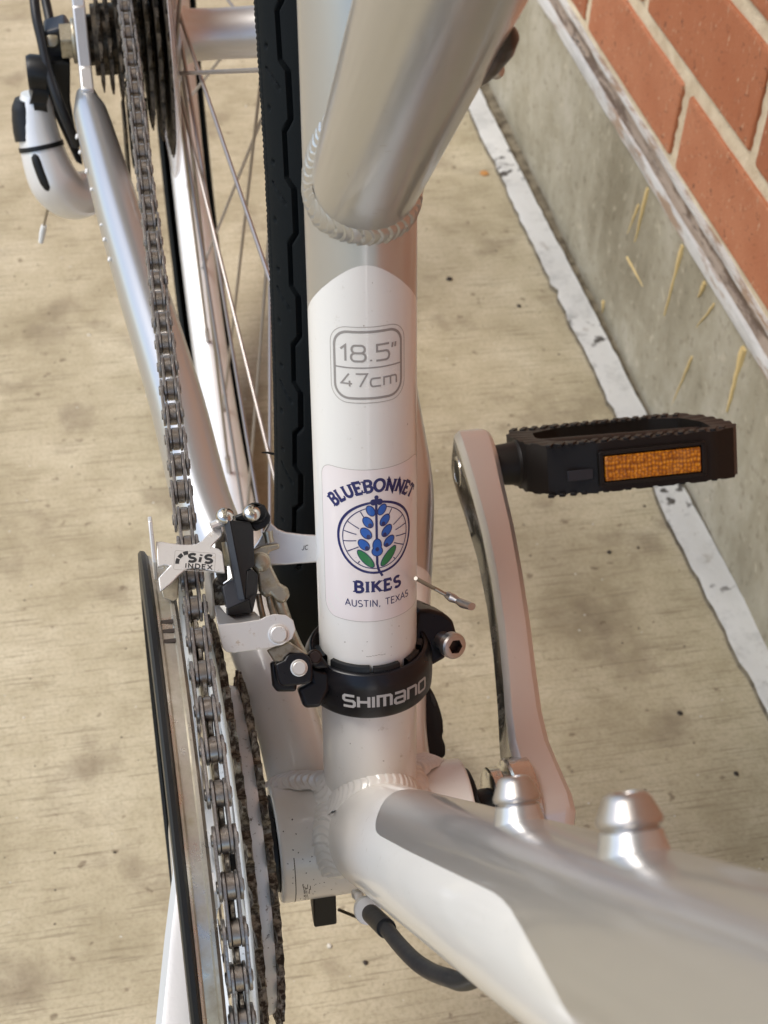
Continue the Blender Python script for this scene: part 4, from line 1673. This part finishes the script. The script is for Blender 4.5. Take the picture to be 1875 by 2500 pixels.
# ---- chain guard: black lip and a dished silver wall with three slots
mb = MB()
mb.lathe([(100, -65.9), (102.6, -66.1), (103.9, -66.9), (104.1, -68.2), (103.3, -69.0), (99, -69.2), (88, -69.2), (88, -68.2), (98, -67.8)], (0, 0, 0), (1, 0, 0), 180, closed=True)
guard = mb.build('chain_guard', 'guardrim', bike, sharp=40)
mb = MB()
mb.lathe([(101.5, -66.2), (102.2, -65.9), (102.0, -65.2), (101.0, -64.7), (100.6, -61.6), (101.3, -61.1), (101.3, -60.2), (99.8, -59.6), (99.4, -59.2), (94, -59.0), (94, -60.4), (97, -62), (98, -66)], (0, 0, 0), (1, 0, 0), 200, closed=True)
gw = mb.build('guard_wall', 'guardwall', guard, sharp=40)
for k in range(3):
    m2 = MB()
    a = R(11.0 - k * 2.5)
    u = V((0, math.sin(a), math.cos(a)))
    v = V((0, math.cos(a), -math.sin(a)))
    m2.box(u * 100.5 + V((-62.9, 0, 0)), (4.2, 1.7, 1.2), V((1, 0, 0)), v, u)
    m2.build('guard_slot', 'soil', guard, bevel=.2)

# ---- chainrings


def gear(n, pitch_r, x, th, inner_r, name, mat, parent, rootd=3.7, tipd=3.4, seg=10, phase=0.0, matface=None):
    mb = MB()
    out = []
    for i in range(n * seg):
        a = 2 * PI * (i / (n * seg)) + phase
        fr = (i % seg) / seg
        c = .5 - .5 * math.cos(2 * PI * fr)     # 0 in the gullet, 1 at the tooth tip
        r = pitch_r - rootd + (rootd + tipd) * (c ** 1.15)
        out.append((r, a))
    P = lambda r, a, xx: V((xx, -math.sin(a) * r, math.cos(a) * r))
    rows = [[P(inner_r, a, x - th / 2) for r, a in out], [P(min(r, pitch_r - rootd), a, x - th / 2) for r, a in out],
            [P(r, a, x - th / 2 * (.42 if r > pitch_r else 1)) for r, a in out], [P(r, a, x + th / 2 * (.42 if r > pitch_r else 1)) for r, a in out],
            [P(min(r, pitch_r - rootd), a, x + th / 2) for r, a in out], [P(inner_r, a, x + th / 2) for r, a in out]]
    mb.grid(rows, close_u=True, close_v=True, mif=lambda i, j: 1 if i in (0, 4, 5) else 0)
    return mb.build(name, [mat, matface or mat], parent, sharp=30)


XC = -54.7
S0 = -393.7
BETA = R(.278)
RC = 97.08
XR = -45.1
ph48 = None
g1 = gear(48, RC, XC, 2.1, 66, 'chainring', 'dirtyring', bike, seg=8, phase=BETA + (S0 % 12.7) / RC + PI / 48 * 0, matface='ringface')
g2 = gear(38, 76.9, XC + 7.6, 2.6, 48, 'chainring', 'dirtyring', bike, seg=8, matface='ringface')
g3 = gear(28, 56.7, XC + 15.2, 2.6, 26, 'chainring', 'dirtyring', bike, seg=8, phase=.05, matface='ringface')
for g, lb in ((g1, 'largest outer chainring'), (g2, 'middle chainring'), (g3, 'smallest inner chainring')):
    g['label'] = lb
# raised inner web of the small rings (grey carrier faces)
for gg, x0, x1, r0, r1 in ((g3, XC + 9.2, XC + 13.9, 24, 54.5),):
    mb = MB()
    mb.lathe([(r0, x0), (r1, x0), (r1 + .8, (x0 + x1) / 2), (r1, x1), (r0, x1)], (0, 0, 0), (1, 0, 0), 90, closed=True)
    mb.build('ring_carrier', 'ringface', gg, sharp=40)

# ---- chain
chain = empty('chain', bike)


def link_outline(r_end=4.1, waist=3.05, n=8):
    o = []
    for i in range(n + 1):
        a = R(-90 + 180 * i / n)
        o.append((6.35 + r_end * math.cos(a), r_end * math.sin(a)))
    o.append((0, waist))
    for i in range(n + 1):
        a = R(90 + 180 * i / n)
        o.append((-6.35 + r_end * math.cos(a), r_end * math.sin(a)))
    o.append((0, -waist))
    return o


def link_mesh(outer_):
    """local: x across the chain, y along it, z outwards; metres."""
    mb = MB()
    o = link_outline(4.25 if not outer_ else 4.05, 3.3 if not outer_ else 2.9)

    def platep(x0, x1):
        c = .18
        k = .93
        rows = [[V((x0, p[0] * (1 - (1 - k) * .35), p[1] * k)) for p in o], [V((x0 + (c if x1 > x0 else -c), p[0], p[1])) for p in o], [V((x1 - (c if x1 > x0 else -c), p[0], p[1])) for p in o], [V((x1, p[0] * (1 - (1 - k) * .35), p[1] * k)) for p in o]]
        mb.grid(rows, close_u=True)
        mb.add(rows[0], [tuple(range(len(o)))])
        mb.add(rows[-1], [tuple(range(len(o)))])
    if outer_:
        for s in (-1, 1):
            platep(s * 2.42, s * 3.42)
            for y in (-6.35, 6.35):
                mb.lathe([(1.75, s * 3.4), (1.75, s * 3.75), (1.4, s * 3.9), (.01, s * 3.9)], (0, y, 0), (1, 0, 0), 14)
        for y in (-6.35, 6.35):
            mb.cyl((-2.5, y, 0), (2.5, y, 0), 1.8, seg=12)
    else:
        for s in (-1, 1):
            platep(s * 1.32, s * 2.28)
        for y in (-6.35, 6.35):
            mb.lathe([(3.5, -1.22), (3.87, -1.05), (3.87, 1.05), (3.5, 1.22)], (0, y, 0), (1, 0, 0), 24, mi=1)
    me = bpy.data.meshes.new('chain_link')
    me.from_pydata([V(p) * .001 for p in mb.v], [], mb.f)
    me.polygons.foreach_set('material_index', mb.mi)
    bm = bmesh.new()
    bm.from_mesh(me)
    bmesh.ops.recalc_face_normals(bm, faces=bm.faces)
    bm.to_mesh(me)
    bm.free()
    me.polygons.foreach_set('use_smooth', [True] * len(me.polygons))
    me.set_sharp_from_angle(angle=R(35))
    me.materials.append(MAT['chain'])
    me.materials.append(MAT['roller'])
    return me


LM = [link_mesh(False), link_mesh(True)]
COG_R = 32.55
AX = V((0, 435.2, 68.1))


def chain_at(s):
    """roller centre for arc length s along the chain (0 where the upper run leaves the ring, + forwards round the ring)."""
    if s <= 0:
        t = -s
        Lr = 437.0
        if t <= Lr:
            return V((XC + (XR - XC) * t / 430, -RC * math.sin(BETA) + t * math.cos(BETA), RC * math.cos(BETA) + t * math.sin(BETA)))
        a = (t - Lr) / COG_R
        if a < PI * .9:
            return V((XR, AX.y + COG_R * math.sin(a), AX.z + COG_R * math.cos(a)))
        return None
    a = BETA + s / RC
    if a < PI * .985:
        return V((XC, -RC * math.sin(a), RC * math.cos(a)))
    a1 = PI * .985
    t = (a - a1) * RC
    p0 = V((XC, -RC * math.sin(a1), RC * math.cos(a1)))
    d = V((8.5, 400, -14)).normalized()
    if t > 415:
        return None
    return p0 + d * t


k0 = -36
prev = None
for k in range(-37, 68):
    # roller k in the photograph's count has s = S0 + 12.7*k
    a, b = chain_at(S0 + 12.7 * k), chain_at(S0 + 12.7 * (k + 1))
    if a is None or b is None:
        continue
    mid = (a + b) / 2
    y = (a - b).normalized()                   # rearwards along the upper run
    x = V((1, 0, 0))
    x = (x - y * x.dot(y)).normalized()
    z = x.cross(y)
    o = link('chain_link', LM[k % 2], chain)
    jit = random.uniform(-.25, .25)
    o.matrix_local = Matrix.Translation(M(mid + x * jit)) @ Matrix((x, y, z)).transposed().to_4x4()

# ---- rear wheel
wheel = empty('rear_wheel', bike)
WR, TR = 346.0, 17.5                             # outer radius and half width of the tyre


def wpt(a, r, x):
    """a degrees up from straight ahead, r from the hub axis."""
    return V((x, AX.y - r * math.cos(R(a)), AX.z + r * math.sin(R(a))))


def groove(s, u):
    """tread depth: s mm along the tyre, u mm across from the centre line."""
    d = 0.0
    P_ = 35.5
    for sg in (-1, 1):
        uu = u * sg
        ss = s + (0 if sg < 0 else P_ / 2)
        q = (ss % P_) / P_
        # stepped channel
        if q < .40:
            c = 11.4
        elif q < .50:
            c = 11.4 + (q - .40) / .10 * 2.6
        elif q < .90:
            c = 14.0
        else:
            c = 14.0 - (q - .9) / .1 * 2.6
        e = abs(uu - c)
        d = max(d, max(0, min(1, (.85 - e) / .3)) * 2.0)
        # diagonal sipe
        sq = (ss + 6) % P_ - P_ / 2
        if 14.6 < uu < 21:
            e = abs(sq - (uu - 17.5) * 1.0)
            d = max(d, max(0, min(1, (.6 - e) / .3)) * 1.0)
        for off, cu in ((3, 20.5), (P_ / 2 + 4, 20.0)):
            r_ = math.hypot(((ss - off + P_ / 2) % P_) - P_ / 2, (uu - cu) * 1.0)
            d = max(d, max(0, min(1, (1.0 - r_) / .4)) * .8)
    return d


def tyre_pt(a, f, s):
    """f degrees across: 0 on the tread crown, +-100 at the bead."""
    u = R(f) * TR
    r0 = WR - 17.5
    sq = 1.0
    dep = groove(s, u) if abs(f) < 76 else 0
    if 80 < abs(f) < 96:
        dep = -.35 + (.25 if int(s / .9) % 2 else 0)
    rr = 17.5 - dep
    rad = r0 + rr * math.cos(R(f)) * (1.02 if abs(f) < 90 else 1)
    x = rr * math.sin(R(f))
    return wpt(a, rad, x)


mb = MB()
angs = []
a = -6.0
while a < 42:
    angs.append(a)
    a += .105
fs = [-118 + 1.6 * i for i in range(0, 149)]
mb.grid([[tyre_pt(a, f, R(a) * WR) for f in fs] for a in angs])
a2 = [42 + (354 - 42) * i / 150 for i in range(151)]
fs2 = [-118 + 8 * i for i in range(0, 30)]
mb.grid([[tyre_pt(a, f, 0) if abs(f) > 60 else wpt(a, WR - 17.5 + 17.5 * math.cos(R(f)), 17.5 * math.sin(R(f))) for f in fs2] for a in a2])
mb.build('tyre', 'rubber', wheel, sharp=50)
mb = MB()
mb.tube([hit(640, 1105, (1, 0, 0), -22), hit(652, 1105, (1, 0, 0), -19), hit(668, 1108, (1, 0, 0), -16)], [.25, .4, .5], 6)
mb.build('tyre_whisker', 'rubber', wheel)
# rim: box section with a flat brake track
mb = MB()
prof = [(317, -9.0), (317.5, -11.2), (316, -11.8), (304, -11.4), (302, -11.0), (298, -7), (296.5, -3), (296.3, 0), (296.5, 3), (298, 7), (302, 11.0), (304, 11.4), (316, 11.8), (317.5, 11.2), (317, 9), (309, 7.5), (308, 0), (309, -7.5)]
mb.grid([[wpt(a * 2, r, x) for r, x in prof] for a in range(180)], close_u=True, close_v=True)
mb.build('rim', 'rim', wheel, sharp=30)
# hub
mb = MB()
mb.lathe([(8, -34), (14, -34), (14, -24), (21.5, -22.6), (22.5, -21.6), (22.5, -19.6), (21, -18.8), (14.5, -16), (13.0, -12), (12.6, 0), (13.0, 22), (14.5, 26), (21, 28.4), (22.5, 29.4), (22.5, 31.6), (21, 32.6), (12, 35), (12, 60), (8, 62)], AX, (1, 0, 0), 48)
mb.cyl(AX + V((-78, 0, 0)), AX + V((78, 0, 0)), 4.8, seg=20)
mb.build('hub', 'alloy', wheel, sharp=40)
SP = MB()
sp_mesh = {}
for k in range(32):
    side = -1 if k % 2 == 0 else 1
    xh = -20.6 if side < 0 else 30.5
    rim_a = k * 360 / 32 + 3
    lead = 1 if (k // 2) % 2 == 0 else -1
    hub_a = rim_a + lead * 62
    p = wpt(hub_a, 20.2, xh + lead * 1.4)
    q = wpt(rim_a, 297.5, side * 1.5)
    m2 = MB()
    m2.tube([p, p.lerp(q, .95)], .95, 8)
    so = m2.build('spoke', 'spoke', wheel)
    m2 = MB()
    m2.tube([p.lerp(q, .945), q], 1.7, 8)
    m2.build('spoke_nipple', 'bolt', wheel)
# clear disc between cassette and spokes
mb = MB()
mb.lathe([(24, -24.4), (40, -24.8), (62, -25.2), (68, -26.2), (70, -27.6), (70.6, -27.2), (68.6, -25.2), (62, -24.2), (40, -23.8), (24, -23.4)], AX, (1, 0, 0), 96, closed=True)
mb.build('spoke_guard', 'clear', wheel, sharp=40)

# ---- cassette
cass = empty('cassette', bike)
for k, n in enumerate((11, 12, 14, 16, 18, 21, 24, 28)):
    r = 12.7 / (2 * math.sin(PI / n))
    x = XR + (k - 3) * 4.55
    mb = MB()
    o = gear(n, r, 0, 1.9, 9, 'sprocket', 'cog', cass, seg=8)
    o.location = V((x, AX.y, AX.z)) * .001 + V((0, 0, 0))
mb = MB()
mb.cyl(AX + V((-62, 0, 0)), AX + V((-26, 0, 0)), 17.5, seg=32)
mb.cyl(AX + V((-66, 0, 0)), AX + V((-60, 0, 0)), 12.5, seg=28)
mb.build('cassette_body', 'cog', cass)

# ---- drop-out, axle nut
NY = (0, 1, 0)


def K(x, y):
    return (40 + x / 3.568, y / 3.568)


def kz(pts, yy, n=NY):
    return [hit(*K(x, y), n, yy) for x, y in pts]


drop = MB()
drop.prism([V((-70.4, y, z)) for y, z in ((398, 50), (412, 53), (424, 56), (446, 58), (447, 80), (440, 90), (428, 90), (420, 78), (412, 66), (398, 62))], V((6.2, 0, 0)))
drop.build('dropout', 'alloy', stays[0], bevel=.8)
drop = MB()
drop.prism([V((64.2, y, z)) for y, z in ((398, 50), (412, 53), (424, 56), (446, 58), (447, 80), (440, 90), (428, 90), (420, 78), (412, 66), (398, 62))], V((6.2, 0, 0)))
drop.build('dropout', 'alloy', stays[1], bevel=.8)
mb = MB()
mb.cyl(AX + V((-78, 0, 0)), AX + V((-70.6, 0, 0)), 9.5, seg=6)
mb.lathe([(10.5, -72.4), (11.2, -72), (11.2, -70.8), (10.5, -70.5)], AX, (1, 0, 0), 32)
mb.build('axle_nut', 'zinc', stays[0], bevel=.5)

# ---- rear derailleur
rd = empty('rear_derailleur', bike)
YD = 425
path = [kz([p], YD)[0] + V((0, dy, 0)) for p, dy in (((165, 870), 6), ((170, 1000), 4), ((190, 1150), 0), ((245, 1330), -6), ((330, 1500), -10), ((450, 1620), -8), ((600, 1670), -2), ((720, 1680), 6))]
mb = MB()
mb.tube(spline(path, 36), [lerp_table(((0, 7.0), (4, 9.0), (12, 10.8), (20, 13.0), (28, 12.6), (36, 11)), i) for i in range(37)], 28, flat=1.0)
mb.build('derailleur_body', 'lightalloy', rd)
bp = spline(path, 36)
cdir = (CAM - V((-85, 425, 0))).normalized()
mb = MB()
side = [p + cdir * lerp_table(((0, 7), (4, 9), (12, 10.8), (20, 13), (28, 12.6), (36, 11)), i) * .9 + V((-3.2, 0, -3.0)) for i, p in enumerate(bp)]
mb.tube(side[13:24], [1.6, 3.0, 3.2, 3.2, 3.2, 3.2, 3.1, 2.9, 2.5, 1.8, .5], 12, flat=.9)
mb.build('dark_inlay', 'plastic', rd)
mb = MB()
c = bp[13]
dirv = (bp[14] - bp[12]).normalized()
mb.tube([c - dirv * 1.2, c + dirv * 1.2], [11.6, 11.8], 28)
mb.build('dark_band', 'plastic', rd, bevel=.5)
mb = MB()
mb.tube([p + V((-5.0, 0, 1.0)) + cdir * .6 for p in bp[2:13]], [5.2, 5.8, 6.6, 7, 7, 7.2, 7.4, 7.4, 7.6, 7.6, 7.6], 16)
mb.build('logo_panel', 'housing', rd)
mb = MB()
q = kz([(95, 630), (260, 640)], YD + 4)
mb.tube([q[0], q[0] + V((1.2, 0, 0)), q[1]], [8.0, 9.0, 9.0], 28)
q = kz([(130, 760), (270, 790)], YD + 4)
mb.tube(q, [8.5, 8.5], 24)
q = kz([(150, 890), (260, 880)], YD + 2)
mb.tube(q, [6.0, 6.0], 24)
mb.build('pivot_barrel', 'plastic', rd, bevel=.8)
mb = MB()
mb.prism(kz([(240, 280), (350, 250), (430, 225), (480, 300), (480, 530), (420, 540), (260, 500)], YD + 12), V((0, 14, 0)))
mb.build('mount_bolt', 'greyplastic', rd, bevel=1.5, segs=3)
mb = MB()
mb.prism(kz([(270, 540), (470, 540), (470, 760), (470, 900), (540, 1300), (580, 1450), (520, 1420), (440, 1250), (330, 1010), (270, 800)], YD + 6), V((0, 10, 0)))
mb.build('parallelogram', 'plastic', rd, bevel=1.2)
mb = MB()
q = kz([(310, 350)], YD + 11)[0]
mb.lathe([(3.4, -1), (3.4, .6), (2.6, 1.0), (.01, 1.0)], q, (0, -.7, .7), 20)
mb.build('adjusting_screw', 'zinc', rd)
# pulley cage below the sprockets
mb = MB()
for xx in (-50.5, -39.5):
    mb.prism([V((xx, y, z)) for y, z in ((425, 40), (440, 30), (446, -10), (430, -70), (414, -78), (404, -66), (418, -10), (416, 30))], V((1.6, 0, 0)))
mb.build('pulley_cage', 'cog', rd, bevel=.3)
gear(11, 22.5, 0, 6, 4, 'jockey_wheel', 'plastic', rd, seg=8).location = V((-44.5, 430, 22)) * .001
gear(11, 22.5, 0, 6, 4, 'jockey_wheel', 'plastic', rd, seg=8).location = V((-44.5, 420, -60)) * .001
mb = MB()
hp = [hit(*K(x, y), NY, yy) for x, y, yy in ((150, -60, 452), (175, 150, 442), (220, 350, 434), (280, 620, 424), (370, 890, 414), (470, 1130, 410), (520, 1260, 412))]
mb.tube(spline(hp, 40), 2.5, 16)
mb.build('cable_housing', 'housing', rd)
mb = MB()
hp = [hit(*K(x, y), NY, yy) for x, y, yy in ((240, -60, 470), (275, 100, 462), (312, 280, 452))]
mb.tube(spline(hp, 16), 2.4, 16)
mb.build('cable_housing', 'housing', rd)
mb = MB()
mb.tube(kz([(300, 1690), (270, 1830), (235, 1990)], YD - 8), .75, 8)
mb.build('cable_tail', 'wire', rd)
mb = MB()
mb.tube(kz([(240, 1965), (228, 2030), (215, 2110)], YD - 8), [1.5, 1.75, 1.4], 12)
mb.build('cable_crimp', 'nylon', rd)

# ------------------------------------------------------------------ crumbs and chips lying on the pavement


def crumb(px, py, r, mat, flat, label, name, cat, group=None):
    p = hit(px, py, (0, 0, 1), -280)
    rnd = random.Random(int(px * 7 + py))
    mb = MB()
    seg, nl = 10, 5
    rows = []
    for i in range(nl + 1):
        th = PI * i / nl
        rows.append([p + V((r * max(.02, math.sin(th)) * math.cos(2 * PI * j / seg) * rnd.uniform(.75, 1.2), r * max(.02, math.sin(th)) * math.sin(2 * PI * j / seg) * rnd.uniform(.75, 1.2), r * flat * (1 + math.cos(th)))) for j in range(seg)])
    mb.grid(rows, close_u=True)
    o = mb.build(name, mat, None, sharp=60)
    tag(o, label, cat, group)
    return o


GC = 'dark crumbs of dirt on the pavement'
crumb(1097, 682, 2.6, 'soil', .35, 'dark brown dirt crumb right of the arch of the seat tube', 'dirt_crumb', 'crumb', GC)
crumb(1267, 748, 1.9, 'soil', .35, 'small dark dirt crumb left of the peeling strip', 'dirt_crumb', 'crumb', GC)
crumb(1487, 1349, 1.5, 'soil', .4, 'tiny dark dirt crumb between the crank arm and the strip', 'dirt_crumb', 'crumb', GC)
crumb(1558, 1338, 1.1, 'soil', .4, 'speck of dark dirt just right of a larger crumb', 'dirt_crumb', 'crumb', GC)
crumb(892, 2351, 1.4, 'soil', .4, 'dark dirt crumb below the black cable housing', 'dirt_crumb', 'crumb', GC)
crumb(1797, 1890, 1.6, 'soil', .4, 'dark dirt crumb near the right edge beside the strip', 'dirt_crumb', 'crumb', GC)
crumb(1660, 1742, 1.8, 'soil', .35, 'reddish dark crumb right of the crank arm', 'dirt_crumb', 'crumb', GC)
crumb(1182, 424, 4.5, 'leafy', .12, 'orange scrap of dry leaf beside the white strip', 'leaf_scrap', 'leaf')
crumb(804, 2310, 1.5, 'grit', .4, 'pale grit grain left of the black cable housing', 'grit_grain', 'grit')
crumb(1801, 1200, 3.6, 'grit', .3, 'white paint chip fallen on the strip below the pedal', 'paint_chip', 'paint chip')

# sand grains strewn over the slab
for nm, mat, cnt, lo, hi in (('dark_grit', 'soil', 420, .25, .75), ('pale_grit', 'grit', 260, .3, .9)):
    rnd = random.Random(cnt)
    mb = MB()
    for i in range(cnt):
        x, y = rnd.uniform(-330, 285), rnd.uniform(-60, 1000)
        r = rnd.uniform(lo, hi) * (1.6 if rnd.random() < .06 else 1)
        a = rnd.uniform(0, PI)
        top = V((x, y, -280 + r * .9))
        ring_ = [V((x + r * rnd.uniform(.8, 1.5) * math.cos(a + k * PI * 2 / 5), y + r * rnd.uniform(.7, 1.2) * math.sin(a + k * PI * 2 / 5), -279.95)) for k in range(5)]
        mb.add([top] + ring_, [(0, k + 1, (k + 1) % 5 + 1) for k in range(5)])
    o = mb.build(nm, mat, None, sharp=20)
    tag(o, 'tiny grains strewn over the pavement' if mat == 'soil' else 'pale sand grains strewn over the pavement', None, None, 'stuff')
